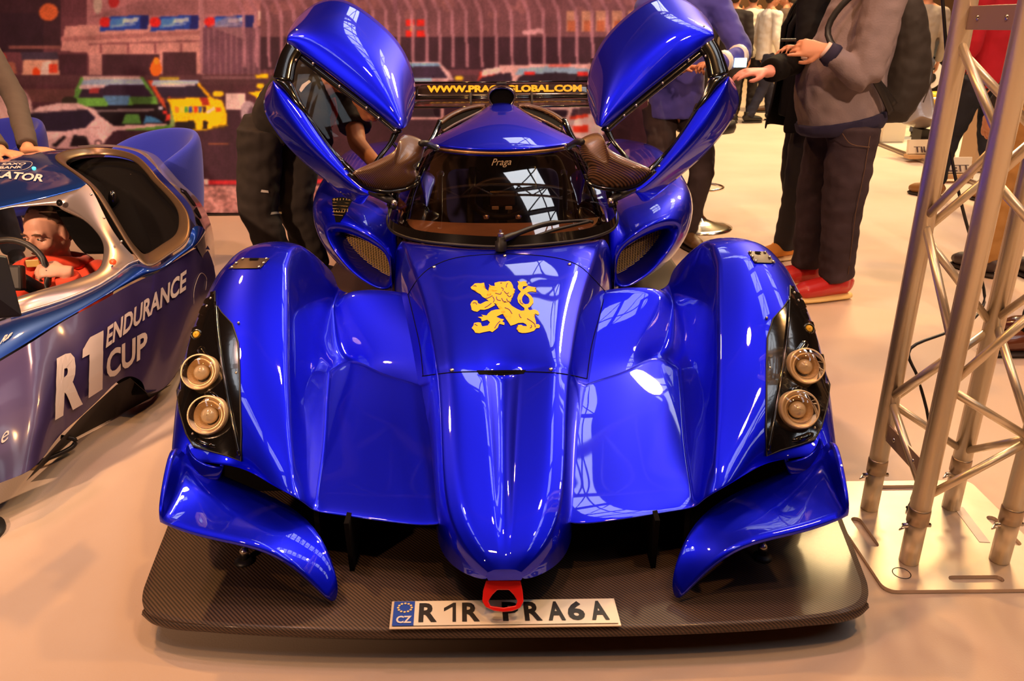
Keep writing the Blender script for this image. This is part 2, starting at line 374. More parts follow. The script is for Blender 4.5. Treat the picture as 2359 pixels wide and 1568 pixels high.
# ---- front wings (wheel arches with the flat deck beside the nose), built left then mirrored
crest = [(1.590,.500,.300),(1.745,.543,.380),(1.855,.565,.452),(1.98,.592,.525),(2.11,.615,.600),(2.25,.645,.672),(2.38,.655,.703),(2.56,.65,.665),(2.76,.63,.52)]
base  = [(1.606,.462,.250),(1.745,.478,.262),(1.855,.492,.272),(1.98,.512,.286),(2.11,.535,.303),(2.25,.556,.322),(2.42,.580,.345),(2.56,.600,.42),(2.72,.600,.46)]
top_ = [
 [(.575,1.630,.312),(.66,1.705,.312),(.755,1.700,.330),(.822,1.690,.352),(.845,1.78,.315)],
 [(.63,1.75,.400),(.72,1.78,.412),(.80,1.80,.405),(.856,1.83,.395),(.868,1.90,.315)],
 [(.65,1.855,.478),(.74,1.86,.486),(.82,1.88,.470),(.869,1.91,.435),(.880,1.96,.33)],
 [(.67,1.98,.555),(.75,1.98,.562),(.83,1.99,.548),(.880,2.01,.50),(.890,2.04,.36)],
 [(.69,2.11,.630),(.76,2.11,.637),(.83,2.11,.618),(.880,2.12,.56),(.890,2.14,.40)],
 [(.71,2.25,.692),(.765,2.25,.697),(.82,2.25,.680),(.868,2.25,.62),(.884,2.25,.44)],
 [(.705,2.38,.716),(.76,2.38,.718),(.81,2.38,.702),(.856,2.38,.645),(.876,2.38,.46)],
 [(.70,2.56,.680),(.75,2.56,.682),(.80,2.56,.665),(.848,2.56,.61),(.872,2.56,.44)],
 [(.69,2.78,.53),(.74,2.78,.535),(.79,2.78,.52),(.84,2.78,.48),(.87,2.78,.36)]]
n0 = [(1.530,.150,.248),(1.70,.158,.262),(1.82,.172,.276),(1.93,.190,.292),(2.02,.208,.308),(2.105,.238,.330),(2.38,.285,.405),(2.58,.325,.475),(2.66,.335,.43)]
cur = {1: (2.175,.300,.336), 2: (2.215,.390,.342), 3: (2.36,.50,.345)}
rws = []
for i in range(9):
    b, c = base[i], crest[i]; a = n0[i]; r = []
    r.append(cp(-a[1] + .045, a[0] + .004, a[2] - .002))
    for k, t in ((1, .33), (2, .62), (3, .86)):
        y = a[0] + (b[0]-a[0])*t; x = a[1] + (b[1]-a[1])*t; z = a[2] + (b[2]-a[2])*t
        if i == 5: y, x, z = cur[k]
        if i == 6: z -= .01
        if i == 7: z = .488 - .012*(k == 3); y = 2.60
        if i == 8: z = .45; y = 2.68
        r.append(cp(-x, y, z))
    r.append(cp(-b[1], b[0], b[2]))
    mx, my, mz = (b[1]*.45 + c[1]*.55 - .012), (b[0]+c[0])/2, (b[2]*.55 + c[2]*.45)
    r.append(cp(-mx, my, mz)); r.append(cp(-c[1], c[0], c[2]))
    for x, y, z in top_[i]: r.append(cp(-x - (.022 if x > .84 else .012 if x > .78 else 0), y, z))
    rws.append(r)
# scooped step behind the deck edge
dropr = []
for j, p in enumerate(rws[5]):
    q = p.copy()
    if j <= 3: q.z -= .030; q.y += .030
    elif j == 4: q.y += .05; q.z -= .004
    else: q = p.lerp(rws[6][j], .12)
    dropr.append(q)
midr = []
for j, p in enumerate(dropr):
    q = p.lerp(rws[6][j], .55)
    if j <= 3: q.z -= .012
    midr.append(q)
rws = rws[:6] + [dropr, midr] + rws[6:]
ncol = 12; crm = {}
for j in range(4): crm[(5*ncol+j, 5*ncol+j+1)] = .95; crm[(6*ncol+j, 6*ncol+j+1)] = .5; crm[(9*ncol+j, 9*ncol+j+1)] = .6
for i in range(10):
    if i < 9: crm[(i*ncol+6, (i+1)*ncol+6)] = .62; crm[(i*ncol+4, (i+1)*ncol+4)] = .55 if i < 6 else .2
vs = [p for r in rws for p in r]; fs = [(i*ncol+j, (i+1)*ncol+j, (i+1)*ncol+j+1, i*ncol+j+1) for i in range(len(rws)-1) for j in range(ncol-1)]
FW = mesh('front_wing', vs, fs, BLUE, CAR, True, 3, .014, crm, off=-1, apply=True); FWR = mir(FW)
B_FL = bvh(FW); B_NOSE = bvh(NOSE)
BP_FRONT = bvh(FW, FWR, NOSE)

# ---- dark structure under the wings
for s in (-1, 1):
    grid('wheel_arch_liner', [[cp(s*x, y, z) for x, z in ((.47,.09),(.50,.24),(.58,.26),(.80,.28),(.84,.26),(.86,.12))] for y in (1.86, 2.02)] , VOID, CAR, sub=0, smooth=False)
    mesh('wheel_arch_liner', [cp(s*x, 1.95, z) for x, z in ((.17,.10),(.86,.10),(.86,.33),(.52,.27),(.17,.24))], [(0,1,2,3,4)], VOID, CAR, False, thick=.02)
    mesh('duct_side', [cp(s*.37, y, z) for y, z in ((1.56,.245),(1.57,.10),(1.96,.10),(1.96,.27))], [(0,1,2,3)], VOID, CAR, False, thick=.012)
    mesh('duct_side', [cp(s*x, y, z) for x, y, z in ((.455,1.62,.25),(.455,1.60,.10),(.50,1.96,.10),(.50,1.96,.27))], [(0,1,2,3)], VOID, CAR, False, thick=.012)
    # front tyre
    t = lathe('front_wheel', [(.16,-.09),(.19,-.095),(.27,-.095),(.295,-.08),(.30,-.05),(.30,.05),(.295,.08),(.27,.095),(.19,.095),(.16,.09),(.05,.06),(.001,.06)], cp(s*.762, 2.38, .30), BLACK, CAR, 40, (s, 0, 0))
    # splitter stay with turnbuckle
    bp = PZ(563, 1292, .10) if s < 0 else PZ(1757, 1282, .10)
    tube('splitter_stay', [bp + Vector((0, 0, .0)), bp + Vector((.0, .02, .035)), bp + Vector((.02*-s, .10, .14))], [.011, .008, .006], BLACK, CAR, n=8)
    ell('stay_joint', bp + Vector((0, .008, .022)), (.012, .012, .012), STEEL, CAR)
    lathe('stay_seat', [(.024, 0), (.024, .004), (.014, .008), (.001, .008)], bp - Vector((0, 0, .001)), BLACK, CAR, 16)

# ---- canard blades
cb = [  # front edge, mid, rear edge (from turned-up outer end to the tip on the splitter)
 [(372,1170,1.490),(374,1198,1.490),(430,1222,1.478),(520,1243,1.470),(615,1262,1.466),(700,1318,1.455),(768,1396,1.440)],
 [(385,1090,1.575),(405,1150,1.57),(455,1165,1.58),(540,1180,1.59),(640,1210,1.56),(725,1275,1.50),(776,1375,1.455)],
 [(401,1018,1.665),(425,1045,1.70),(470,1075,1.73),(560,1115,1.74),(670,1160,1.66),(745,1230,1.545),(782,1342,1.475)]]
cr_ = [[L(u, v, y) for u, v, y in r] for r in cb]
CAN = grid('canard', cr_, BLUE, CAR, sub=2, thick=.008, cc={0: 1, 1: .6, 6: 1}, cr={0: 1, 2: 1}, apply=True); both(CAN)
# small lip below the headlamp corner
lp = spline([L(u, v, y) for u, v, y in ((418,1052,1.70),(432,1085,1.685),(465,1105,1.68),(505,1108,1.70),(505,1075,1.72))], 16)
both(grid('lamp_corner_blister', [lp, [p + Vector((.012, .02, .035)) for p in lp]], BLUE, CAR, sub=1, thick=.006))

# ---- headlamp units (left laid on the wing, then mirrored)
def lamps():
    poly = [(497,672),(497,700),(512,722),(536,748),(549,790),(552,850),(554,930),(557,1000),(558,1062),(525,1050),(478,1038),(446,1028),(430,1000),(417,950),(411,900),(412,850),(420,800),(436,745),(455,705),(476,676)]
    hp = decal('headlamp_panel', B_FL, [poly], BLACKG, CAR, .004, 10); r = [hp, mir(hp)]
    out = tube('panel_edge', [p for p in (hit(B_FL, x, y, .004) for x, y in poly + poly[:1]) if p], .0022, BLACK, hp, n=6); mir(out, r[1])
    ridge = [hit(B_FL, x, y, .008) for x, y in ((500,700),(503,760),(512,830),(524,900),(540,980),(556,1050))]; ridge = [p for p in ridge if p]
    rd = tube('panel_ridge', spline(ridge, 20), .004, BLACKG, hp, n=6); mir(rd, r[1])
    for u, v, R_, nm in ((463,863,.0455,'headlamp'), (481,961,.0475,'headlamp'), (453,771,.0135,'indicator_lamp')):
        p = hit(B_FL, u+(6 if R_ > .03 else 2), v-(4 if R_ > .03 else 0), 0) or hit(B_FL, u+14, v, 0); ax = (Vector((0, -1, .60))).normalized(); p = p + ax * (.033 if R_ > .03 else .008)
        if R_ > .03:
            bz = lathe(nm, [(R_*1.06,-.075),(R_*1.06,-.004),(R_*1.02,.004),(R_*.94,.002),(R_*.80,-.006),(R_*.72,-.004)], p, CHROMEW, hp, 36, ax)
            rf = lathe('reflector', [(R_*.72,-.004),(R_*.66,-.012),(R_*.5,-.024),(R_*.34,-.030),(R_*.30,-.022),(.001,-.022)], p, FACET, bz, 24, ax, smooth=False)
            lc = lathe('projector_lens', [(R_*.46,-.028),(R_*.44,-.014),(R_*.28,-.006),(.001,-.002)], p, LENS2, bz, 20, ax)
            ln = lathe('lens', [(R_*.95,.003),(R_*.7,.011),(R_*.4,.016),(.001,.018)], p, LENS, bz, 28, ax)
            mb = mir(bz, r[1]); mir(rf, mb); mir(lc, mb); mir(ln, mb)
        else:
            bz = lathe(nm, [(R_*1.15,-.012),(R_*1.15,0),(R_*.9,.003),(R_*.86,-.003)], p, BLACKG, hp, 20, ax)
            rf = lathe('amber_bulb', [(R_*.88,-.003),(R_*.6,.004),(.001,.006)], p, AMBERP, bz, 16, ax, smooth=False)
            mb = mir(bz, r[1]); mir(rf, mb)
    # teardrop fairings and screws on the black panel
    for pts, rr in (([(463,705),(470,735),(462,770)], .010), ([(462,800),(470,815),(500,850)], .012), ([(470,905),(495,915),(515,945)], .012), ([(446,1012),(470,1022),(500,1030)], .010)):
        q = [hit(B_FL, x, y, .001) for x, y in pts]
        if all(q): f = tube('lamp_fairing', spline(q, 8), [.002, rr*.7, rr, rr, rr, rr, rr*.7, .002], BLACKG, hp, n=8); mir(f, r[1])
    for u, v in ((487,688),(478,706),(466,820),(445,1000),(545,860),(550,745)):
        q = hit(B_FL, u, v, .003)
        if q: f = ell('screw', q, (.004, .004, .004), STEEL, hp, 8, 6); mir(f, r[1])
CHROMEW = pm('warm_chrome_bezel', (.80, .58, .34), .30, .45)
FACET = pm('faceted_reflector', (.85, .62, .36), .30, .3)
LENS2 = pm('projector_glass', (.80, .66, .46), .12, .1, 1)
AMBERP = pm('amber_plastic', (.9, .55, .06), .2, 0, 1)
lamps()
# ---- louvre plates on top of the arches
for quad in (((527,620),(600,619),(622,596),(556,596)), ((1738,606),(1786,607),(1763,581),(1722,580))):
    Bq = B_FL if quad[0][0] < 1000 else bvh(FWR)
    lv = decal('arch_vent_plate', Bq, [list(quad)], STEELD if 'STEELD' in globals() else pm('dark_steel_plate', (.07, .045, .035), .45, .5), CAR, .003, 12, thick=0)
    q = quadmap(*[(*p, 0) for p in quad])
    for s, t in ((.08,.1),(.06,.5),(.1,.9),(.92,.1),(.94,.5),(.9,.9)):
        h = hit(Bq, q(s, t).x, q(s, t).y, .004)
        if h: ell('rivet', h, (.005, .005, .004), STEEL, lv, 8, 6)
    h = [q(s, t) for s, t in ((.35,.78),(.65,.78),(.65,.95),(.35,.95))]; decal('filler_slot', Bq, [[(p.x, p.y) for p in h]], VOID, lv, .005, 8)

# ---- yellow rampant lion on the bonnet
def LX(x, y): return (1040 + x * 260 / 2265, 620 + y * 180 / 1568)
LION = [
 [(385,368),(430,330),(470,290),(540,285),(585,290),(655,275),(665,330),(625,370),(700,410),(760,465),(800,520),(740,560),(680,590),(625,560),(580,505),(520,475),(535,420),(480,410),(405,405)],
 [(750,305),(790,335),(870,345),(865,280),(960,255),(1080,255),(1150,240),(1195,265),(1235,340),(1240,385),(1280,410),(1235,430),(1270,465),(1220,490),(1225,575),(1185,580),(1185,665),(1075,660),(1010,690),(930,690),(850,690),(770,660),(720,620),(690,600),(745,550),(820,500),(870,470),(880,450),(930,430),(885,400),(975,370),(880,375),(800,360),(765,335)],
 [(380,715),(405,660),(450,625),(520,640),(535,690),(580,705),(690,650),(740,645),(850,690),(880,725),(800,770),(735,800),(660,820),(580,815),(520,860),(450,845),(405,820),(430,770),(390,735)],
 [(880,690),(1000,685),(1150,665),(1210,740),(1310,800),(1400,840),(1500,826),(1580,826),(1660,815),(1730,840),(1762,900),(1740,925),(1680,895),(1560,905),(1470,905),(1400,895),(1430,965),(1520,960),(1575,985),(1590,965),(1670,970),(1700,1080),(1690,1105),(1750,1110),(1780,1145),(1760,1185),(1700,1190),(1660,1240),(1570,1270),(1490,1285),(1410,1285),(1350,1265),(1370,1215),(1300,1200),(1380,1175),(1330,1125),(1400,1120),(1440,1145),(1515,1150),(1500,1110),(1440,1080),(1340,1085),(1270,1115),(1190,1140),(1175,1080),(1155,1050),(1210,1010),(1215,970),(1180,910),(1120,860),(1040,820),(1000,760),(930,725)],
 [(1465,840),(1465,785),(1400,735),(1340,672),(1322,590),(1345,520),(1405,440),(1480,385),(1540,338),(1600,355),(1700,372),(1650,405),(1705,465),(1620,452),(1545,462),(1470,505),(1425,560),(1412,620),(1430,675),(1470,705),(1520,712),(1530,770),(1560,840)],
 [(1500,708),(1545,698),(1570,655),(1568,610),(1540,560),(1478,512),(1512,478),(1590,530),(1640,600),(1645,680),(1600,735),(1565,770),(1530,780)],
 [(1395,455),(1340,400),(1330,350),(1350,300),(1325,245),(1400,260),(1440,245),(1495,250),(1490,290),(1535,330),(1500,345),(1440,350),(1425,385),(1440,425)],
 [(1095,880),(1030,820),(960,810),(880,818),(800,840),(740,890),(705,935),(600,918),(640,955),(530,965),(600,1000),(610,1050),(720,1020),(775,1070),(730,1135),(620,1155),(600,1120),(590,1080),(530,1070),(455,1085),(440,1140),(405,1185),(450,1230),(480,1280),(560,1290),(640,1270),(770,1245),(820,1268),(870,1230),(930,1180),(960,1100),(1000,1110),(1060,1125),(1065,1080),(1020,1055),(1055,1010),(990,1000),(900,960),(990,915)]]
lion = decal('lion_emblem', B_NOSE, [[LX(*p) for p in q] for q in LION], YELLOW, NOSE, .0015, 5)
tag(lion, 'yellow heraldic lion emblem')
inkl = pm('emblem_line', (.10, .02, .25), .5)
for ln in ([(1000,380),(1040,400),(1030,440)],[(1100,370),(1105,320),(1130,290)],[(830,560),(860,620),(840,670)],[(905,560),(920,620),(990,640)],[(1010,590),(1040,650),(1090,660)],[(1110,600),(1130,650),(1170,655)],[(880,490),(980,510),(1000,470)],[(1060,450),(1110,500),(1150,480)],[(1120,520),(1160,560),(1200,540)],[(700,600),(770,570),(820,540)],[(670,780),(740,740),(800,690)],[(1070,780),(1160,820),(1215,900)],[(1520,1000),(1600,1050),(1670,1110),(1680,1170)],[(1360,910),(1370,950),(1400,985)],[(870,1190),(910,1120),(975,1050)],[(440,350),(480,340),(500,355)],[(470,1110),(500,1130),(520,1140)],[(980,285),(1000,290),(1010,280)],[(1375,620),(1390,680),(1440,710)],[(1580,1190),(1610,1165),(1600,1130)],[(430,690),(480,680),(510,715)]):
    seam('emblem_line', B_NOSE, [LX(*p) for p in ln], inkl, lion, .0013, 10, .002)
# ---- seams and fasteners on the nose
for pts in ([(973,866),(1040,858),(1100,856),(1160,857),(1212,856),(1290,860),(1352,872)], [(940,678),(965,640),(1000,612),(1060,592),(1165,585),(1270,592),(1330,610),(1365,640),(1395,672)], [(975,866),(968,800),(955,740),(940,678)], [(1352,872),(1362,800),(1380,730),(1395,672)]):
    seam('panel_gap', B_NOSE, pts, VOID, NOSE, .0018, 40)
decal('nose_duct_slot', B_NOSE, [[(1098,853),(1212,852),(1206,861),(1155,864),(1104,862)]], VOID, NOSE, .001, 8)
for u, v in ((1041,853),(1269,851),(1000,616),(1312,609),(1163,590)):
    h = hit(B_NOSE, u, v, .001)
    if h: ell('quarter_turn_fastener', h, (.007, .007, .005), STEEL, NOSE, 10, 6)
# ---- red tow hook
def tow():
    P = lambda u, v: PY(u, v, 1.418 - (v - 1325) * .00055)
    o = [(1120,1336),(1199,1336),(1204,1360),(1206,1385),(1198,1400),(1180,1407),(1158,1409),(1138,1406),(1119,1398),(1111,1384),(1113,1360)]
    h = [(1146,1358),(1172,1358),(1184,1370),(1192,1384),(1188,1394),(1160,1399),(1130,1395),(1125,1384),(1134,1370)]
    bm = bmesh.new(); ov = [bm.verts.new(P(*p)) for p in o]; hv = [bm.verts.new(P(*p)) for p in h]
    es = [bm.edges.new((a[i], a[(i+1) % len(a)])) for a in (ov, hv) for i in range(len(a))]
    bmesh.ops.triangle_fill(bm, edges=es, use_beauty=True); bm.verts.index_update()
    vs = [v.co.copy() for v in bm.verts]; fs = [[v.index for v in f.verts] for f in bm.faces]; bm.free()
    t = mesh('tow_hook', vs, fs, RED, CAR, False, thick=.008, bevel=.002, off=0); tag(t, 'red tow hook')
tow()
# ---- number plate on the splitter
def numplate():
    z = .108; a, b, c, d = PZ(896, 1447, z), PZ(1432, 1440, z), PZ(1415, 1377, z + .004), PZ(903, 1384, z + .004)
    root = mesh('licence_plate', [a, b, c, d], [(0, 1, 2, 3)], pm('plate_rim', (.85, .72, .55), .35, .3), None, False, thick=.004, bevel=.0015, origin=((a+b)/2)[:])
    tag(root, 'white number plate reading R1R PRA6A lying on the carbon splitter', 'number plate')
    up = Vector((0, 0, .0012)); q = quadmap(a, b, c, d, up)
    def patch(nm, s0, s1, t0, t1, m, k=1.0):
        mesh(nm, [q(s0, t0) + up*k, q(s1, t0) + up*k, q(s1, t1) + up*k, q(s0, t1) + up*k], [(0, 1, 2, 3)], m, root, False)
    patch('plate_field', .105, .99, .06, .95, pm('plate_white', (.93, .86, .70), .4)); patch('country_band', .012, .105, .06, .95, pm('plate_blue', (.01, .07, .50), .4))
    ink = pm('plate_ink', (.012, .01, .01), .5)
    def txt(s, s0, s1, t0, t1, m, **kw):
        qq = quadmap(q(s0, t0), q(s1, t0), q(s1, t1), q(s0, t1), up * 2); textfit(s, qq, m, 'plate_letter', root, **kw)
    o1 = quadmap(q(.235,.17), q(.288,.17), q(.288,.86), q(.235,.86), up*2); pts1 = [(.72,0),(1,0),(1,1),(.78,1),(0,.72),(0,.55),(.72,.80)]; mesh('plate_letter', [o1(*p) for p in pts1], [(0,1,2,3,6),(3,4,5,6)], ink, root, False)
    for ch, s0, s1 in (('R',.125,.205),('R',.315,.392),('P',.492,.565),('R',.588,.664),('A',.69,.765),('6',.778,.852),('A',.878,.955)):
        txt(ch, s0, s1, .17, .86, ink, bold=.035)
    txt('CZ', .028, .095, .14, .40, WHITE, bold=.03)
    g = []
    for k in range(12):
        an = 2*PI*k/12; p = q(.062 + .030*math.cos(an), .70 + .16*math.sin(an)) + up*2; g.append(([p + Vector((.0032*math.cos(j*PI/2.5), .0032*math.sin(j*PI/2.5), 0)) for j in range(5)], [(0,1,2,3,4)]))
    v, f = merge(g); mesh('star_ring', v, f, pm('star_yellow', (.9, .7, .3), .5), root, False)
numplate()

# ---- cockpit tub, windscreen, roof
WS_B = [(-.425,2.98,.70),(-.432,2.90,.66),(-.40,2.82,.636),(-.30,2.725,.628),(-.16,2.668,.626),(0,2.648,.622)]
WS_T = [(-.335,3.50,.845),(-.318,3.47,.848),(-.27,3.42,.848),(-.19,3.37,.845),(-.10,3.345,.842),(0,3.335,.840)]
def fullrow(h): return [cp(*p) for p in h] + [cp(-x, y, z) for x, y, z in h[:-1][::-1]]
wb, wt = fullrow(WS_B), fullrow(WS_T); mids = []
for t in (.33, .66):
    mids.append([a.lerp(b, t) + Vector((0, -.008*math.sin(PI*t), .008*math.sin(PI*t))) + Vector(((a.x - CX(3))*.07, 0, 0)) for a, b in zip(wb, wt)])
WSC = grid('windscreen', [wb] + mids + [wt], GLASSD, CAR, sub=2, apply=True, cc={0: 1, 10: 1}, cr={0: 1, 3: 1}); tag(WSC, 'tinted wrap-round windscreen')
B_WS = bvh(WSC)
tube('windscreen_seal', spline(wb, 50), .007, BLACK, WSC, n=6)
tube('windscreen_header', spline(wt, 40), .006, pm('brass_edge', (.35, .18, .06), .3, .5), WSC, n=6)
# black band painted round the lower glass
rowA = spline(wb, 40); rowB = [p for p in spline([a.lerp(b, .13) + Vector((0, -.012, .018)) for a, b in zip(wb, mids[0])], 40)]
grid('screen_band', [[p + Vector((0, -.004, .004)) for p in rowA], [p + Vector((0, -.004, .006)) for p in rowB]], BLACKG, WSC, sub=0)
for s in (0, -1):
    tube('pillar', [wb[s], mids[0][s], mids[1][s], wt[s]], [.020, .018, .016, .016], BLACKG, CAR, n=8)
textfit('Praga', pxmap(B_WS, (1132,388), (1178,386), (1178,366), (1133,367), .003), pm('gold_script', (.16, .09, .03), .5), 'sunstrip_script', WSC, shear=.35)
# wiper
wp = [hit(B_WS, u, v, o) for u, v, o in ((1162,566,.03),(1180,562,.035),(1215,545,.03),(1255,528,.022),(1300,518,.014),(1345,512,.008),(1366,514,.005))]
wp = [p for p in wp if p]; wp[0] = cp(.0, 2.625, .655)
tube('wiper_arm', spline(wp, 20), [.013]*4 + [.010]*8 + [.006]*8, BLACK, CAR, n=8)
bl = [hit(B_WS, u, v, .006) for u, v in ((1205,558),(1240,545),(1280,532),(1320,522),(1362,512))]; tube('wiper_blade', spline([p for p in bl if p], 14), .006, BLACK, CAR, n=6)
lathe('wiper_pivot', [(.02,0),(.02,.03),(.013,.034),(.013,.045),(.008,.05),(.001,.05)], cp(-.006, 2.62, .618), BLACK, CAR, 16)
lathe('wiper_nut', [(.011,0),(.011,.010),(.005,.012),(.005,.022),(.001,.022)], cp(-.006, 2.62, .668), STEEL, CAR, 8, smooth=False)

# roof dome
RO = [
 [(0,3.335,.845),(-.10,3.345,.847),(-.19,3.37,.850),(-.27,3.42,.852),(-.335,3.49,.852)],
 [(0,3.50,.902),(-.10,3.50,.901),(-.18,3.51,.896),(-.245,3.54,.885),(-.295,3.57,.868)],
 [(0,3.68,.940),(-.07,3.68,.937),(-.13,3.68,.928),(-.18,3.69,.912),(-.215,3.70,.893)],
 [(0,3.84,.964),(-.045,3.84,.961),(-.082,3.84,.952),(-.112,3.84,.938),(-.132,3.84,.920)],
 [(0,3.96,.976),(-.03,3.96,.974),(-.055,3.96,.968),(-.074,3.96,.956),(-.086,3.96,.938)],
 [(0,4.10,.968),(-.03,4.10,.967),(-.05,4.10,.96),(-.065,4.10,.945),(-.075,4.10,.92)]]
rr_ = [[cp(x, y, z) for x, y, z in r[::-1]] + [cp(-x, y, z) for x, y, z in r[1:]] for r in RO]
ROOF = grid('roof_panel', rr_, BLUE, CAR, sub=3, thick=.012, cr={0: .8}, cc={0: .7, 8: .7}, apply=True, flip=True)
# engine spine and airbox intake
sp_ = [(4.02,.10,.80,.955),(4.3,.11,.70,.96),(4.7,.10,.60,.90),(5.1,.06,.52,.78),(5.35,.03,.5,.66)]
grid('engine_spine', [[cp(-w*1.6, y, z0), cp(-w, y, (z0+z1)/2), cp(-w*.6, y, z1-.01), cp(0, y, z1), cp(w*.6, y, z1-.01), cp(w, y, (z0+z1)/2), cp(w*1.6, y, z0)] for y, w, z0, z1 in sp_], BLUE, CAR, sub=2, flip=True)
def hexr(w, h, y, zc, k=.45): return [cp(-w, y, zc), cp(-w*.9, y, zc+h*k), cp(-w*.55, y, zc+h), cp(w*.55, y, zc+h), cp(w*.9, y, zc+h*k), cp(w, y, zc), cp(w*.72, y, zc-h*.75), cp(w*.4, y, zc-h), cp(-w*.4, y, zc-h), cp(-w*.72, y, zc-h*.75)]
AB = grid('airbox_intake', [hexr(.074,.052,4.10,1.01), hexr(.076,.055,4.00,1.010), hexr(.072,.050,3.985,1.010), hexr(.064,.044,3.99,1.010)], CHROMEB if 'CHROMEB' in globals() else pm('dark_chrome', (.25, .2, .17), .18, .9), CAR, sub=1, closed=True)
mesh('intake_throat', hexr(.066,.045,4.01,1.010), [tuple(range(10))], VOID, AB, False)
box('camera_bracket', cp(0, 4.0, 1.075), (.05, .05, .008), BLACK, AB)
grid('airbox_cowl', [hexr(.076,.055,4.08,1.01), hexr(.07,.05,4.3,.99), hexr(.05,.04,4.7,.93), hexr(.03,.03,5.0,.87)], BLACK, CAR, sub=1, closed=True)
# carbon roof ducts either side of the dome
def ducts():
    P = [L(u, v, y) for u, v, y in ((1118,246,4.02),(1100,245,4.02),(1065,254,3.98),(1035,268,3.92),(1012,285,3.86))]
    dk = tube('roof_duct_rim', spline(P, 20), .018, CARBF, CAR, n=10, r2=.012); mir(dk)
    Q = [L(u, v, y) for u, v, y in ((1118,248,3.99),(1108,256,3.92),(1085,268,3.86),(1050,285,3.78),(1020,303,3.70))]
    lo = tube('roof_duct_rim', spline(Q, 20), .007, CARBF, CAR, n=8); mir(lo)
    m = mesh('roof_duct_mouth', [p + Vector((0, .02, -.004)) for p in spline(P, 12)] + [p + Vector((0, .01, -.006)) for p in spline(Q, 12)], [(i, i+1, 13+i, 12+i) for i in range(11)], VOID, CAR, False); mir(m)
    R_ = [L(u, v, y) for u, v, y in ((1014,280,3.87),(1005,300,3.82),(993,325,3.72),(975,350,3.62),(955,400,3.45))]
    c = tube('roll_cage_tube', spline(R_, 16), .016, BLACKG, CAR, n=10); mir(c)
    c2 = tube('roll_cage_tube', [L(1020,300,3.8), L(1040,290,3.84), L(1060,284,3.9)], .013, CARBF, CAR, n=10); mir(c2)
ducts()

# tub sides, dashboard, seats seen through the glass
TUB = pm('cockpit_trim', (.10, .055, .035), .6, bump=.3, bs=60)
for s in (-1, 1):
    grid('tub_side', [[cp(s*x, y, z) for x, z in ((.455-k, .12), (.47-k, .40), (.455-k, .58), (.44-k*.5, zt), (.40, zt))] for y, zt, k in ((2.94,.62,.05),(3.02,.655,.045),(3.15,.655,.02),(3.5,.62,0),(3.9,.62,0),(4.2,.70,0))], BLUE, CAR, sub=2)
    grid('inner_sill', [[cp(s*.40, y, .64), cp(s*.37, y, .5), cp(s*.36, y, .2)] for y in (2.95, 3.4, 4.1)], TUB, CAR, sub=0)
grid('dashboard', [[cp(x*1.0, 2.70 + .30*abs(x/.38)**2, .612) for x in (-.36,-.24,-.12,0,.12,.24,.36)], [cp(x*1.05, 2.88 + .16*abs(x/.38)**2, .633) for x in (-.36,-.24,-.12,0,.12,.24,.36)], [cp(x*1.05, 3.03 + .05*abs(x/.38)**2, .636) for x in (-.36,-.24,-.12,0,.12,.24,.36)], [cp(x*1.05, 3.05, .50) for x in (-.36,-.24,-.12,0,.12,.24,.36)]], pm('dash_suede', (.42, .24, .15), .75, bump=.4, bs=40, var=.25, vs=6), CAR, sub=2)
box('cockpit_floor', cp(0, 3.5, .16), (.78, 1.3, .02), VOID, CAR)
mesh('rear_bulkhead', [cp(-.42,4.02,.2), cp(.42,4.02,.2), cp(.36,3.98,.74), cp(.22,3.92,.86), cp(-.22,3.92,.86), cp(-.36,3.98,.74)], [(0,1,2,3,4,5)], TUB, CAR, False, thick=.02)
for s in (-1, 1):
    st = grid('bucket_seat', [[cp(s*.18 + dx*w, y, z + .05*abs(dx)*k) for dx in (-1, -.6, 0, .6, 1)] for y, z, w, k in ((3.10,.30,.16,1),(3.4,.24,.17,1.2),(3.55,.30,.17,1.2),(3.68,.50,.16,1),(3.78,.70,.12,.6),(3.80,.76,.08,.2))], pm('seat_black_cloth', (.035,.022,.018), .85), CAR, sub=2, thick=.03)
    grid('seat_pad', [[cp(s*.18 + dx*.09, y - .03, z) for dx in (-1, 0, 1)] for y, z in ((3.62,.46),(3.70,.62),(3.755,.72))], pm('blue_seat_cloth', (.02, .03, .22), .8), st, sub=2, thick=.02)
    tube('harness_strap', [cp(s*.14, 3.72, .72), cp(s*.15, 3.60, .55), cp(s*.16, 3.40, .32)], .018, BLACK, st, n=6, r2=.003)
    tube('roll_cage_tube', spline([cp(s*.39, 3.05, .60), cp(s*.36, 3.25, .72), cp(s*.31, 3.55, .82), cp(s*.28, 3.85, .86)], 16), .017, BLACKG, CAR, n=8)
sw = cp(.0, 3.18, .68); tube('steering_wheel', [sw + Vector((.125*math.cos(a), -.015*math.sin(a), .080*math.sin(a))) for a in [2*PI*k/24 for k in range(24)]], .014, BLACK, CAR, n=8, closed=True)
box('wheel_hub', sw, (.12, .03, .07), BLACKG, CAR, rx=-.2, bevel=.01)
for u, v, w in ((1141, 479, .028), (1172, 479, .028)):
    p = PY(u, v, 3.13); box('control_sticker', p, (w, .004, .014), pm('sticker_paper', (.7, .55, .42), .7), CAR)
for u in (1120, 1194): lathe('dash_knob', [(.012,0),(.012,.012),(.001,.016)], PZ(u, 503, .632), STEEL, CAR, 12)

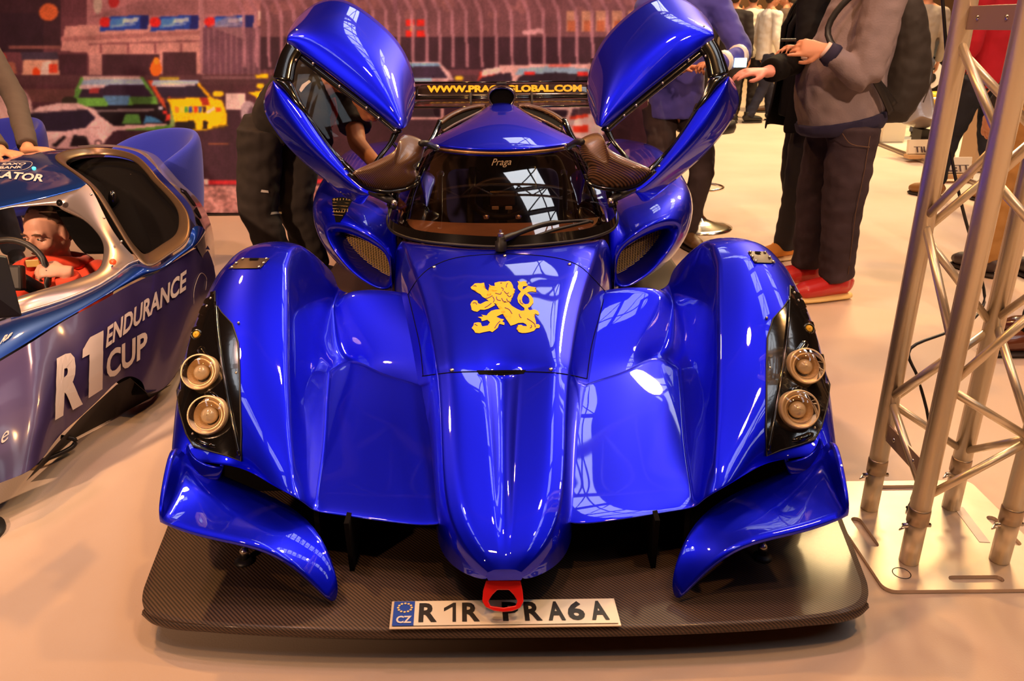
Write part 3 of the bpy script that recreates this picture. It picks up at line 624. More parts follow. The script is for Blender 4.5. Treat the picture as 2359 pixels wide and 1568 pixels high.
# ---- side pods with grilled intakes
def pods():
    o = [(745,528,3.14),(757,516,3.13),(790,517,3.10),(830,532,3.07),(868,556,3.05),(893,578,3.04),(908,612,3.02),(905,655,3.00),(885,672,3.00),(850,657,3.02),(812,630,3.06),(778,592,3.10),(755,558,3.13)]
    i_ = [(772,541,3.17),(778,535,3.16),(800,540,3.14),(832,552,3.11),(862,568,3.09),(884,582,3.08),(896,612,3.07),(898,645,3.06),(886,655,3.06),(858,642,3.08),(826,618,3.11),(800,588,3.14),(782,562,3.16)]
    P = [L(*p) for p in o]; I = [L(*p) for p in i_]; cen = sum(P, Vector()) / len(P)
    I2 = [p + Vector((.02, .06, 0)) for p in I]; I3 = [p + (cen - p)*.10 + Vector((.03, .12, 0)) for p in I]
    O1 = [p + (p - cen).normalized() * .022 + Vector((0, .035, 0)) for p in P]
    def back(y, tgt): return [Vector((x + CX(y), y, z)) for x, z in tgt]
    # 13 points anticlockwise from the outer top, matching the rim
    s1 = back(3.30, [(-.835,.60),(-.82,.665),(-.76,.69),(-.68,.685),(-.58,.665),(-.50,.65),(-.455,.60),(-.45,.40),(-.50,.31),(-.60,.30),(-.70,.33),(-.78,.42),(-.825,.50)])
    s2 = back(3.70, [(-.87,.60),(-.86,.68),(-.79,.70),(-.70,.675),(-.60,.63),(-.50,.60),(-.455,.56),(-.45,.36),(-.50,.25),(-.62,.22),(-.76,.24),(-.84,.36),(-.868,.50)])
    s3 = back(4.3, [(-.90,.62),(-.89,.72),(-.82,.75),(-.73,.73),(-.62,.67),(-.52,.63),(-.455,.60),(-.45,.34),(-.50,.22),(-.62,.2),(-.80,.2),(-.89,.30),(-.90,.48)])
    s4 = back(5.1, [(-.88,.55),(-.87,.62),(-.80,.66),(-.70,.66),(-.60,.62),(-.52,.58),(-.455,.54),(-.45,.30),(-.50,.2),(-.62,.2),(-.80,.2),(-.87,.28),(-.88,.44)])
    pod = grid('side_pod', [I3, I2, I, P, O1, s1, s2, s3, s4], BLUE, CAR, sub=2, closed=True, cr={2: .3}, apply=True)
    p2 = mir(pod)
    gm = pm('grille_wire', (.62, .40, .14), .4, .5); g = []
    a, b, c, d = I2[1], I2[5], I2[8], I2[11]
    n = Vector((0, .004, 0)); from_poly = [(p.x, p.z) for p in I2]
    def inside(x, z):
        r = False; j = len(from_poly) - 1
        for i in range(len(from_poly)):
            xi, zi = from_poly[i]; xj, zj = from_poly[j]
            if (zi > z) != (zj > z) and x < (xj - xi)*(z - zi)/(zj - zi) + xi: r = not r
            j = i
        return r
    xs = [p[0] for p in from_poly]; zs = [p[1] for p in from_poly]; yy = lambda x: I2[1].y + (x - I2[1].x)/(I2[5].x - I2[1].x)*(I2[5].y - I2[1].y)
    k = .0072; sk = .35
    for fam in (0, 1):
        c0 = -1.2
        for t in range(400):
            pts = []; 
            for q in range(60):
                if fam == 0: x = min(xs) + q/59*(max(xs)-min(xs)); z = min(zs) - .1 + t*k - (x - min(xs))*sk
                else: z = min(zs) + q/59*(max(zs)-min(zs)); x = min(xs) + t*k*1.6
                if inside(x, z): pts.append(Vector((x, yy(x) + .002*fam, z)))
            if len(pts) > 1: g.append(tubegeo([pts[0], pts[-1]], .0014, 4))
            if fam == 1 and min(xs) + t*k*1.6 > max(xs): break
            if fam == 0 and min(zs) - .1 + t*k > max(zs) + .3: break
    v, f = merge(g); gr = mesh('intake_grille', v, f, gm, pod, False); mir(gr, p2)
    bk = mesh('intake_back', [p + Vector((.02, .03, 0)) for p in I2], [tuple(range(13))], VOID, pod, False); mir(bk, p2)
    cw = grid('cowl_side', [[cp(-.405, 2.72, z) for z in (.27,.40,.50,.57)], [cp(-.43, 2.86, z) for z in (.27,.40,.51,.585)], [L(900,676,2.985), L(908,645,2.995), L(907,603,3.01), L(896,572,3.02)], [L(893,676,3.06), L(900,645,3.07), L(899,603,3.09), L(888,568,3.10)]], BLUE, CAR, sub=2, apply=True); mir(cw)
    # small upper louvre
    Bp = bvh(pod); lv = decal('pod_vent', Bp, [[(765,458),(790,455),(812,462),(800,485),(784,512),(774,512),(768,485)]], VOID, pod, .003, 10)
    g = []
    for r in range(6):
        h0, h1 = hit(Bp, 767, 461 + r*7, .004), hit(Bp, 808 - r*3.5, 463 + r*7, .004)
        if h0 and h1: g.append(tubegeo([h0, h1], .001, 4))
    for r in range(6):
        h0, h1 = hit(Bp, 770 + r*7, 459, .004), hit(Bp, 770 + r*6, 490, .004)
        if h0 and h1: g.append(tubegeo([h0, h1], .001, 4))
    v, f = merge(g); vm = mesh('pod_vent_mesh', v, f, gm, lv, False)
pods()
# ---- rear deck, wheels and wing
grid('rear_deck', [[cp(x, y, z) for x, z in ((-.50, z0-.05), (-.3, z0), (0, z0+.02), (.3, z0), (.50, z0-.05))] for y, z0 in ((4.0,.68),(4.4,.66),(4.9,.6),(5.3,.52))], BLUE, CAR, sub=2, flip=True)
for s in (-1, 1):
    lathe('rear_wheel', [(.16,-.14),(.20,-.145),(.28,-.145),(.31,-.12),(.315,-.06),(.315,.06),(.31,.12),(.28,.145),(.20,.145),(.16,.14),(.05,.06),(.001,.06)], cp(s*.72, 5.02, .315), BLACK, CAR, 40, (s, 0, 0))
def wingel(nm, y, z, ch, th, hw, tilt, m):
    pr = [(0, 0), (.15, .55), (.45, .8), (.8, .35), (1, 0), (.8, -.1), (.45, .0), (.15, -.25)]
    rows = []
    for k in range(3):
        x = (-hw, 0, hw)[k]; rows.append([cp(x, y + ch*(a*math.cos(tilt)) - th*b*math.sin(tilt), z + ch*a*math.sin(tilt) + th*b*math.cos(tilt)) for a, b in pr])
    return grid(nm, rows, m, CAR, sub=0, closed=True, caps=True)
DKW = pm('dark_carbon_wing', (.028, .016, .012), .22, .2, .8)
def blade(nm, v0, y0, v1, y1, hw, mt, th=.014):
    a, b = PY(1160, v0, y0).z, PY(1160, v1, y1).z; k = [(0,0),(.25,-.10),(.6,-.08),(1,0)]
    return grid(nm, [[cp(x, y0 + (y1-y0)*t + dy*.1, a + (b-a)*t) for t, dy in k] for x in (-hw, -hw*.5, 0, hw*.5, hw)], mt, CAR, sub=1, thick=th, off=-1, flip=True, apply=True)
W1 = blade('rear_wing_flap', 221, 5.40, 190, 5.50, .61, DKW)
W2 = blade('rear_wing_plane', 245, 5.22, 227, 5.38, .61, DKW)
for hh, yy in ((189, 5.50), (222, 5.40), (246, 5.22), (226, 5.38)):
    z = PY(1160, hh, yy).z; tube('wing_edge', [cp(-.61, yy, z), cp(.61, yy, z)], .006, BLACKG, W1, n=8)
for s in (-1, 1):
    mesh('wing_end_plate', [cp(s*.615, y, z) for y, z in ((5.20,.86),(5.66,.86),(5.66,1.12),(5.50,1.13),(5.22,1.0))], [(0,1,2,3,4)], DKW, CAR, False, thick=.01)
    mesh('wing_pylon', [cp(s*.2, y, z) for y, z in ((5.15,.55),(5.4,.5),(5.45,.93),(5.32,.93))], [(0,1,2,3)], BLACK, CAR, False, thick=.012)
B_W = bvh(W1)
textfit('WWW.PRAGAGLOBAL.COM', pxmap(B_W, (984,214), (1340,212), (1340,196), (984,198), .004), YELLOW, 'wing_lettering', W1, bold=.05, sx=1.6)

# ================================================================== raised doors and mirrors
def strip(name, A, Bc, yb, mat, parent, sub=2, thick=.02, n=12, m=4, ext=0):
    """shell between two image polylines; yb(t) = depth across, A edge -> B edge; gets real thickness"""
    A2, B2 = spline([(*p, 0) for p in A], n), spline([(*p, 0) for p in Bc], n)
    rows = [[L(*(a.lerp(b, i/(m-1))).to_2d(), yb(i/(m-1), j/(n-1))) for j, (a, b) in enumerate(zip(A2, B2))] for i in range(m)]
    return grid(name, rows, mat, parent, sub=sub, thick=thick, cr={0: .9, m-1: .7}, apply=True, off=1)
def pillow(name, outline, y, mat, parent, bulge=.03, thick=.05, sub=2, yfun=None):
    """rounded closed shell whose outline follows the image at depth y"""
    P = [L(u, v, yfun(u, v) if yfun else y) for u, v in outline]; c = sum(P, Vector()) / len(P); n = len(P)
    rings = [[p + (c - p)*k + Vector((0, dy, 0)) for p in P] for k, dy in ((.75,-bulge),(.4,-bulge*.9),(.12,-bulge*.45),(0,0),(.03,thick*.5),(.35,thick),(.75,thick))]
    return grid(name, rings, mat, parent, sub=sub, closed=True, caps=True, apply=True)
def door():
    LEAN[0] = .45
    D = []
    up_in = [(663,96),(700,122),(760,168),(820,214),(880,260),(926,297)]
    up_out = [(668,80),(700,38),(748,6),(800,8),(862,52),(912,100),(940,155),(949,205),(945,245),(930,293)]
    up_out = [(p.x, p.y) for p in spline([(*p, 0) for p in up_out], 12)]
    up_in = [(p.x, p.y) for p in spline([(*p, 0) for p in up_in], 12)]
    yb = lambda t, s: 3.04 - .065*math.sin(PI*min(t*1.15, 1)) + .24*t*t
    pu = strip('door_roof_panel', up_in, up_out, yb, BLUE, CAR, m=5)
    lo_in = [(628,182),(655,204),(690,240),(724,290),(762,342),(800,388),(838,425),(862,442)]
    lo_out = [(624,184),(608,222),(607,258),(640,312),(690,368),(752,418),(812,466),(835,472),(845,458)]
    lo_out = [(p.x, p.y) for p in spline([(*p, 0) for p in lo_out], 12)]; lo_in = [(p.x, p.y) for p in spline([(*p, 0) for p in lo_in], 12)]
    yl = lambda t, s: 3.03 - .045*math.sin(PI*min(t*1.1, 1)) + .12*t*t
    pl = strip('door_lower_panel', lo_in, lo_out, yl, BLUE, CAR, m=5)
    fr = CARBF
    # black frame: window surround as flat bars with thickness
    def bar(pts_a, pts_b, y0, th=.018, mt=BLACKG):
        a, b = spline([(*p, 0) for p in pts_a], 14), spline([(*p, 0) for p in pts_b], 14)
        return grid('door_window_frame', [[L(p.x, p.y, y0) for p in a], [L((p.x+q.x)/2, (p.y+q.y)/2, y0-.006) for p, q in zip(a, b)], [L(q.x, q.y, y0) for q in b]], mt, CAR, sub=1, thick=th, off=1, apply=True)
    parts = [bar([(663,96),(760,168),(880,260),(930,300)], [(655,112),(752,188),(866,274),(908,310)], 3.035),
             bar([(663,96),(645,130),(628,182)], [(700,126),(686,150),(678,195)], 3.04),
             bar([(628,182),(690,240),(762,342),(838,425),(866,446)], [(676,190),(704,262),(768,354),(838,414),(862,428)], 3.03),
             bar([(926,297),(908,330),(880,366),(868,395)], [(900,305),(890,330),(866,360),(846,392)], 3.05)]
    gl = mesh('door_window', [L(u, v, 3.05) for u, v in [(684,128),(752,180),(866,268),(908,302),(890,332),(864,370),(846,400),(832,410),(768,350),(706,262),(680,200)]], [tuple(range(11))], GLASSC, CAR, False)
    armp = [L(862,440,3.0), L(885,452,2.97), L(905,466,2.95)]
    arm = tube('hinge_arm', armp, [.030, .026, .014], BLACK, CAR, n=8, r2=[.02,.018,.012])
    jt = ell('hinge_ball', L(908,468,2.93), (.012,.012,.014), STEEL, CAR)
    hb = tube('hinge_bracket', [L(908,468,2.94), L(905,480,2.93)], .012, BLACK, CAR, n=8)
    st = tube('gas_strut', [L(985,336,3.30), L(940,372,3.1), L(905,330,3.05)], .006, BLACKG, CAR, n=6)
    sc = []
    for u, v in ((685,70),(675,86),(665,100),(722,146),(783,198),(845,248),(873,271),(912,300),(795,389),(683,138)):
        sc.append(ell('door_screw', L(u, v, 3.026) + Vector((0, -.008, 0)), (.0055,.005,.0055), STEEL, pu, 10, 6))
    LEAN[0] = 0
    # carbon door mirror: blade and foot
    mo = [(930,306),(960,314),(984,328),(977,350),(972,372),(955,388),(962,405),(962,420),(940,434),(905,441),(870,440),(838,429),(815,412),(803,398),(835,384),(872,368),(903,352),(915,338),(920,318)]
    yf = lambda u, v: 2.93 + .0009*(u - 860) + .05*(1 if v < 340 else 0)*((340-v)/30)
    mr = pillow('door_mirror', mo, 2.9, CARBF, CAR, .035, .05, 2, yf)
    lip = tube('mirror_edge', spline([L(u, v, yf(u, v) - .012) for u, v in ((803,400),(838,429),(870,440),(905,441),(940,434),(962,420),(964,405))], 20), .008, BLACKG, CAR, n=8)
    mb = ell('mirror_joint', L(1003,340,3.28), (.018,.018,.014), STEEL, CAR)
    ml = tube('mirror_link', [L(1003,340,3.28), L(984,330,3.1), L(970,330,3.0)], .012, BLACK, CAR, n=8)
    mirs = [mir(o) for o in [pl, gl, arm, jt, hb, st, mr, lip, mb, ml] + parts]; pr = mir(pu)
    for s_ in sc: mir(s_, pr)
    return pu, pl
DU, DL = door()
# ================================================================== exhibition hall
def carpet():
    m = pm('pale_stand_carpet', (.66, .56, .47), .9, spec=.15); nt = m.node_tree; b = nt.nodes['Principled BSDF']
    tc = nt.nodes.new('ShaderNodeTexCoord'); n1 = nt.nodes.new('ShaderNodeTexNoise'); n1.inputs['Scale'].default_value = 1.3; n1.inputs['Detail'].default_value = 6
    n2 = nt.nodes.new('ShaderNodeTexNoise'); n2.inputs['Scale'].default_value = 220; n2.inputs['Detail'].default_value = 2
    cr = nt.nodes.new('ShaderNodeValToRGB'); cr.color_ramp.elements[0].position = .3; cr.color_ramp.elements[1].position = .7
    cr.color_ramp.elements[0].color = (.57, .44, .345, 1); cr.color_ramp.elements[1].color = (.66, .52, .415, 1)
    mx = nt.nodes.new('ShaderNodeMix'); mx.data_type = 'RGBA'; mx.blend_type = 'MULTIPLY'; mx.inputs[0].default_value = .35
    bp = nt.nodes.new('ShaderNodeBump'); bp.inputs['Strength'].default_value = .25; bp.inputs['Distance'].default_value = .002
    for n in (n1, n2): nt.links.new(tc.outputs['Object'], n.inputs['Vector'])
    nt.links.new(n1.outputs['Fac'], cr.inputs[0]); nt.links.new(cr.outputs[0], mx.inputs[6]); nt.links.new(n2.outputs['Fac'], mx.inputs[7])
    nt.links.new(cr.outputs[0], b.inputs['Base Color']); nt.links.new(n2.outputs['Fac'], bp.inputs['Height']); nt.links.new(bp.outputs[0], b.inputs['Normal'])
    return m
fl = mesh('floor', [(-16,-12,0),(20,-12,0),(20,26,0),(-16,26,0)], [(0,1,2,3)], carpet(), None, False); tag(fl, kind='structure')
HC = pm('hall_cladding', (.22, .12, .07), .8, var=.3, vs=.5)
ROOFM = pm('hall_roof_lining', (.035, .022, .02), .9)
for nm, q in (('wall_back', [(-16,26,0),(20,26,0),(20,26,10),(-16,26,10)]), ('wall_left', [(-16,-12,0),(-16,26,0),(-16,26,10),(-16,-12,10)]),
              ('wall_right', [(20,26,0),(20,-12,0),(20,-12,10),(20,26,10)]), ('wall_front', [(20,-12,0),(-16,-12,0),(-16,-12,10),(20,-12,10)])):
    tag(mesh(nm, q, [(0,1,2,3)], HC, None, False), kind='structure')
ce = mesh('ceiling', [(-16,-12,10),(-16,26,10),(20,26,10),(20,-12,10)], [(0,1,2,3)], ROOFM, None, False); tag(ce, kind='structure')
# roof glazing: rows of daylight panes
DAYP = pm('daylight_pane', (.8,.85,1), .3, emit=(.86, .92, 1.0), es=5.2)
BARM = pm('glazing_bar', (.05, .04, .04), .5)
k_ = 0
def skylight(x0, y0, dx, dy, n, w, pitch=1.5, pane=1.3):
    global k_
    for i in range(n):
        k_ += 1; c = Vector((x0 + dx*i*pitch, y0 + dy*i*pitch, 9.9)); t = Vector((dx, dy, 0)).normalized(); s = Vector((t.y, -t.x, 0))
        P = [c + t*(a*pane/2) + s*(b*w/2) for a, b in ((-1,-1),(1,-1),(1,1),(-1,1))]
        o = mesh('window_%d' % k_, P, [(0,1,2,3)], DAYP, None, False, origin=c[:]); tag(o, kind='structure')
        g = [tubegeo([P[0], P[2]], .03, 4), tubegeo([c + s*(w*.18) + t*pane*.5, c + s*(w*.18) - t*pane*.5], .035, 4), tubegeo([P[0], P[3]], .05, 4)]
        v, f = merge([([p - Vector((0,0,.04)) for p in vv], ff) for vv, ff in g]); mesh('glazing_bars', v, f, BARM, o, False)
skylight(5.6, -3.0, -.30, .954, 12, 1.25)
skylight(9.6, -3.0, -.30, .954, 12, 1.1)
skylight(-3.2, -2.0, -.25, .968, 4, 1.0)
# roof trusses
for i, y in enumerate((-5, -1, 3, 7, 11, 15)):
    g = []
    for k in range(30):
        x = -16 + k*1.2; g.append(tubegeo([(x, y, 9.3), (x+.6, y, 8.6)], .03, 5)); g.append(tubegeo([(x+.6, y, 8.6), (x+1.2, y, 9.3)], .03, 5))
    g += [tubegeo([(-16, y, 9.3), (20, y, 9.3)], .06, 6), tubegeo([(-16, y, 8.6), (20, y, 8.6)], .06, 6)]
    v, f = merge(g); o = mesh('trim_%d' % (i+1), v, f, pm('roof_truss_paint', (.30,.20,.16), .5), None, True); tag(o, kind='structure')
# ================================================================== printed racing backdrop
YB = 5.95
def backdrop():
    U0, U1, V0, V1 = -420, 1494, -330, 492
    st = 2.5; W_, H_ = int((U1-U0)/st), int((V1-V0)/st)
    uu = U0 + (np.arange(W_) + .5)*st; vv = V0 + (np.arange(H_) + .5)*st; UU, VV = np.meshgrid(uu, vv)
    rng = np.random.default_rng(3); im = np.zeros((H_, W_, 3)) + np.array([92, 52, 62])
    def nz(s, sy=None):
        sy = sy or s; a = rng.random((int(H_/sy)+3, int(W_/s)+3)); y = np.arange(H_)/sy; x = np.arange(W_)/s
        y0, x0 = y.astype(int), x.astype(int); fy, fx = (y-y0)[:, None], (x-x0)[None]
        return (a[y0][:, x0]*(1-fy)*(1-fx) + a[y0+1][:, x0]*fy*(1-fx) + a[y0][:, x0+1]*(1-fy)*fx + a[y0+1][:, x0+1]*fy*fx)
    def P(col, pts, a=1.0):
        m = np.zeros(UU.shape, bool); n = len(pts); j = n - 1
        for i in range(n):
            xi, yi = pts[i]; xj, yj = pts[j]
            if yi != yj: c = ((yi > VV) != (yj > VV)) & (UU < (xj-xi)*(VV-yi)/(yj-yi) + xi); m ^= c
            j = i
        im[m] = im[m]*(1-a) + np.array(col)*a; return m
    def R(col, x0, y0, x1, y1, a=1.0): P(col, [(x0,y0),(x1,y0),(x1,y1),(x0,y1)], a)
    def E(col, cx, cy, rx, ry, a=1.0):
        m = ((UU-cx)/rx)**2 + ((VV-cy)/ry)**2 < 1; im[m] = im[m]*(1-a) + np.array(col)*a
    # upper scenery: stands, pit building
    R((84,46,56), -420,-330,1494,40); R((150,98,104), 200,-330,640,60); R((120,74,86), 640,-330,1494,35)
    R((52,30,40), -420,-330,140,110); R((44,26,38), 0,30,100,120)
    for i in range(60):
        x, y = rng.uniform(-400,1480), rng.uniform(-320,20); c = [(200,120,90),(170,90,80),(210,150,140),(150,40,40),(60,36,50)][i % 5]; E(c, x, y, rng.uniform(6,16), rng.uniform(8,22), .6)
    E((190,90,50), 112, 28, 22, 20); E((170,150,140), 225,10,10,22); E((150,30,36), 262,4,12,14); P((128,84,90), [(330,0),(560,0),(560,30),(200,40)])
    P((176,124,120), [(150,60),(620,40),(470,170),(230,170),(200,120),(140,118)]); R((176,124,120), 200,58,560,122)
    P((150,98,98), [(140,85),(640,62),(640,70),(140,96)]); P((120,74,80), [(205,100),(460,92),(460,96),(205,104)])
    for x in range(230, 460, 62): R((120,70,78), x,100,x+5,122)
    R((60,32,44), 130,124,200,172); R((60,32,44), 232,124,368,176); R((62,34,44), 376,120,452,174); R((168,120,118), 204,124,236,176)
    # left marshals' post
    P((60,48,66), [(48,120),(132,120),(136,140),(52,140)]); P((190,140,120), [(54,138),(134,138),(138,180),(50,182)]); P((214,190,180), [(98,142),(118,140),(110,178),(92,178)]); E((214,60,20), 83,168,9,12); R((200,62,40), 112,148,132,168)
    R((120,74,72), 20,104,140,112); E((190,60,50), 4,132,10,10); R((84,50,60), 46,180,130,226); P((140,84,70), [(0,142),(34,144),(40,170),(0,172)])
    # banners
    for x in (228, 344, 470):
        P((28,58,150), [(x+6,40),(x+104,34),(x+106,66),(x+2,72)]); E((196,30,30), x+14, 51, 13, 12); P((60,110,190), [(x+26,44),(x+62,40),(x+60,58),(x+24,66)]); P((190,200,220), [(x+56,44),(x+92,40),(x+90,50),(x+54,54)], .8); P((150,170,210), [(x+30,58),(x+86,52),(x+84,58),(x+30,64)], .6)
        P((20,26,96), [(x+96,36),(x+116,34),(x+112,68),(x+94,68)])
    R((190,110,60), 600,44,640,56); R((210,180,170), 596,24,640,44)
    # tall mast and fence posts
    P((150,104,112), [(450,-330),(462,-330),(472,180),(462,180)]); R((96,62,78), 468,62,600,170)
    for x in range(478, 640, 13): P((132,92,104), [(x,64),(x+4,64),(x+5,172),(x+1,172)], .7)
    P((150,110,118), [(480,60),(540,30),(560,60),(560,90)], .5)
    R((104,66,74), 600,-330,1494,86); R((54,30,42), 600,86,1494,160)
    for i in range(40):
        x = 610 + i*22; E((150,96,96), x + rng.uniform(-8,8), rng.uniform(-40,40), 14, rng.uniform(6,24), .35)
    for x, y in ((935,48),(960,48),(935,72),(960,72)): R((190,28,24), x,y-2,x+20,y+12)
    R((190,150,60), 944,56,952,72)
    for x in (1304, 1340, 1372, 1410, 1448): R((190,140,110), x,24,x+24,72,.7); R((150,70,40), x+4,48,x+20,72,.7)
    for x in (618,640,662,684,706): pass
    for i, x in enumerate([560,588,616,646,676,706,736,768,798,828,858,888,916,948,980,1010,1040,1072,1106,1140,1176,1216,1250,1286,1326,1362,1398,1436,1470]):
        P((156,108,122), [(x-3,24),(x+5,24),(x+8,154),(x+1,154)], .85); P((140,94,106), [(x-20,-4),(x-12,-8),(x+5,24),(x-3,28)], .8)
    P((150,104,116), [(560,-10),(1494,-24),(1494,-16),(560,0)], .7); R((110,70,84), 905,-330,915,30)
    P((200,150,160), [(1200,72),(1250,64),(1254,78),(1206,80)], .8)
    # barrier and asphalt
    R((74,44,52), -420,172,1494,200); R((112,76,84), 466,176,600,182); R((70,38,48), -420,196,1494,260); R((58,34,46), -420,250,1494,470)
    for i in range(30): x, y = rng.uniform(100,1400), rng.uniform(290,400); R((84,54,58), x, y, x+rng.uniform(30,90), y+2.5, .7)
    R((150,86,50), 480,330,528,333); R((110,74,60), 0,205,260,235,.4)
    # kerb and gravel
    P((176,36,44), [(-420,420),(480,416),(1494,400),(1494,412),(480,426),(-420,432)]); P((196,160,160), [(-420,410),(440,408),(480,414),(480,420),(-420,420)], .9)
    R((226,200,196), 470,412,480,424); R((210,40,40), 434,418,470,426); R((226,196,192), 1000,404,1060,414)
    R((178,128,124), -420,428,1494,492)
    gm = (VV > 428) & (VV < 489); g = nz(2.2, 1.3); im[gm] *= (.62 + .66*g[gm])[:, None]
    R((40,22,26), -420,489,1494,492)
    # left silver coupe
    E((176,140,140), 10,250,64,58); E((60,44,66), 0,204,34,20); P((150,170,196), [(-40,182),(28,184),(36,196),(-40,198)]); P((196,160,156), [(-60,214),(40,214),(66,240),(74,268),(60,286),(-60,284)]); E((120,84,90), 54,232,12,14); E((214,190,170), 54,231,6,7)
    P((40,26,38), [(-60,284),(74,280),(60,300),(-60,304)]); P((196,160,150), [(-60,270),(56,268),(50,280),(-60,282)])
    # green saloon
    P((84,140,60), [(186,178),(330,178),(356,218),(362,240),(400,300),(200,300),(170,236),(172,210)]); P((42,26,46), [(196,190),(326,188),(352,222),(180,226)]); P((140,160,190), [(192,182),(326,182),(332,194),(186,198)]); P((200,160,170), [(190,176),(322,174),(324,182),(192,184)], .8)
    P((210,180,186), [(184,196),(244,194),(240,202),(182,206)], .9); P((196,60,56), [(206,204),(230,202),(226,216),(204,216)], .7)
    P((92,150,60), [(176,226),(360,222),(366,246),(184,252)]); P((72,110,150), [(236,220),(300,219),(294,250),(256,250)]); P((40,60,34), [(300,222),(352,224),(346,240),(306,244)], .6); E((42,36,30), 160,232,18,10); E((140,170,70), 372,217,12,6); E((214,60,30), 390,217,9,7)
    P((22,14,22), [(192,246),(388,238),(390,288),(250,292),(200,268)]); P((190,170,170), [(218,252),(354,250),(354,256),(218,259)], .5); P((78,130,60), [(290,262),(320,262),(326,286),(280,286)]); P((60,120,170), [(336,266),(356,270),(376,282),(330,284)]); R((120,150,80), 392,236,402,292)
    R((190,40,36), 376,254,386,262); R((170,170,190), 366,244,376,252); P((190,50,40), [(384,264),(392,262),(392,276),(380,280)])
    # yellow coupe
    P((180,70,40), [(340,186),(360,184),(380,238),(386,256),(372,240)]); P((150,170,210), [(352,186),(456,184),(460,194),(350,198)]); P((40,28,48), [(356,196),(460,192),(482,222),(372,224)]); P((220,210,210), [(358,194),(450,192),(450,198),(358,201)], .7); P((230,170,10), [(458,190),(490,226),(484,230),(454,194)])
    P((236,196,8), [(384,228),(486,224),(512,232),(522,262),(524,290),(470,300),(408,298),(400,270),(392,240)]); E((238,200,20), 502,216,13,7); R((150,130,40), 368,177,412,185)
    for x, c in ((402,(196,120,40)),(414,(220,210,60)),(424,(60,140,60)),(434,(40,60,170)),(446,(196,40,30)),(456,(50,80,150)),(466,(60,30,30))): P(c, [(x,246),(x+9,244),(x+10,258),(x+2,260)])
    P((150,40,30), [(460,226),(478,224),(484,244),(466,242)]); P((226,210,196), [(474,256),(488,250),(492,244),(496,252),(478,262)]); P((214,80,30), [(496,248),(508,246),(510,256),(498,258)])
    P((30,20,24), [(404,280),(448,278),(452,298),(408,302)]); P((34,22,22), [(468,276),(480,280),(476,298),(466,298)]); P((60,40,20), [(492,290),(522,286),(520,296),(480,300)], .6)
    E((226,96,24), 359,158,13,18); E((236,130,30), 360,140,7,8)
    R((214,186,182), 521,214,565,252); P((236,196,8), [(588,172),(618,170),(618,180),(590,180)]); P((236,190,10), [(572,214),(614,206),(614,236),(596,240),(590,222)]); E((150,130,140), 572,258,18,26); E((90,70,84), 580,262,10,16); R((236,196,20), 588,246,606,264); P((214,190,186), [(554,292),(572,294),(568,312),(556,304)]); E((240,200,20), 600,198,9,6)
    # white prototype with open bodywork
    P((206,170,170), [(62,262),(90,246),(132,238),(180,238),(208,248),(232,268),(262,290),(380,284),(388,288),(262,302),(230,340),(-20,342),(-20,306),(40,300)]); P((34,24,44), [(66,262),(200,252),(220,272),(212,282),(196,294),(150,302),(46,302),(48,288)]); P((206,170,170), [(212,246),(232,268),(262,292),(240,304),(204,286),(222,272)]); P((80,60,70), [(70,258),(196,250),(196,254),(68,262)], .6)
    P((196,158,160), [(150,302),(200,298),(232,320),(230,342),(110,342)]); P((30,20,28), [(170,310),(198,314),(208,336),(160,338)]); P((34,24,30), [(120,334),(148,312),(152,316),(130,340)]); E((60,40,50), 226,330,9,9); E((190,150,150), 226,330,6,6); R((150,110,120), 200,292,230,296,.6); P((170,40,40), [(52,318),(78,322),(78,326),(52,322)])
    # cars behind the wing
    P((196,156,160), [(945,142),(1010,142),(1035,166),(1046,186),(945,188)]); P((110,150,190), [(945,146),(1008,144),(1016,152),(945,154)]); P((50,34,56), [(945,154),(1012,152),(1032,180),(945,182)]); R((130,170,200), 950,180,996,188); E((220,180,40), 1057,180,10,6)
    P((206,160,160), [(1150,150),(1370,146),(1400,190),(1180,192),(1150,160)]); P((190,60,50), [(1106,166),(1150,156),(1130,184),(1100,188)]); P((214,190,190), [(1112,160),(1154,154),(1152,168),(1110,176)]); P((44,28,44), [(1110,178),(1178,166),(1180,188),(1100,190)]); P((130,160,190), [(1196,158),(1280,152),(1366,160),(1364,170),(1186,172)]); P((40,26,40), [(1200,174),(1280,166),(1360,174),(1366,190),(1186,190)])
    R((200,40,40), 1208,164,1232,172); R((200,40,40), 1330,166,1356,174); P((200,90,80), [(1266,148),(1316,146),(1310,154),(1262,156)], .8)
    P((214,176,176), [(1100,246),(1370,244),(1400,300),(1370,330),(1310,310),(1240,280),(1140,256)]); P((44,28,42), [(1250,250),(1310,254),(1304,270),(1240,264)]); P((70,50,60), [(1320,250),(1366,246),(1362,262),(1314,268)]); P((200,60,40), [(1312,268),(1356,262),(1354,270),(1314,276)]); P((226,50,30), [(1318,290),(1356,288),(1356,304),(1322,306)]); P((40,26,36), [(940,250),(1014,250),(1014,270),(940,270)]); R((196,150,150), 1014,248,1022,272); R((196,150,150), 940,270,1024,275)
    im[:] = np.clip(im, 0, 255)
    # print softness and grain
    for _ in range(2):
        p = np.pad(im, ((1,1),(1,1),(0,0)), 'edge'); im = (p[:-2,1:-1] + p[2:,1:-1] + p[1:-1,:-2] + p[1:-1,2:] + 2*p[1:-1,1:-1]) / 6
    im *= (.90 + .2*nz(14))[..., None]; im *= (.93 + .14*nz(3, 6))[..., None]; im *= (.94 + .12*nz(1.3))[..., None]
    s = np.clip(im/255, 0, 1); lin = np.where(s <= .04045, s/12.92, ((s+.055)/1.055)**2.4); lin = np.clip(lin * np.array([1.0, 1.12, 1.35]) * PRINTK, 0, .9)
    us = U0 + np.arange(W_+1)*st; vs_ = V0 + np.arange(H_+1)*st; UG, VG = np.meshgrid(us, vs_)
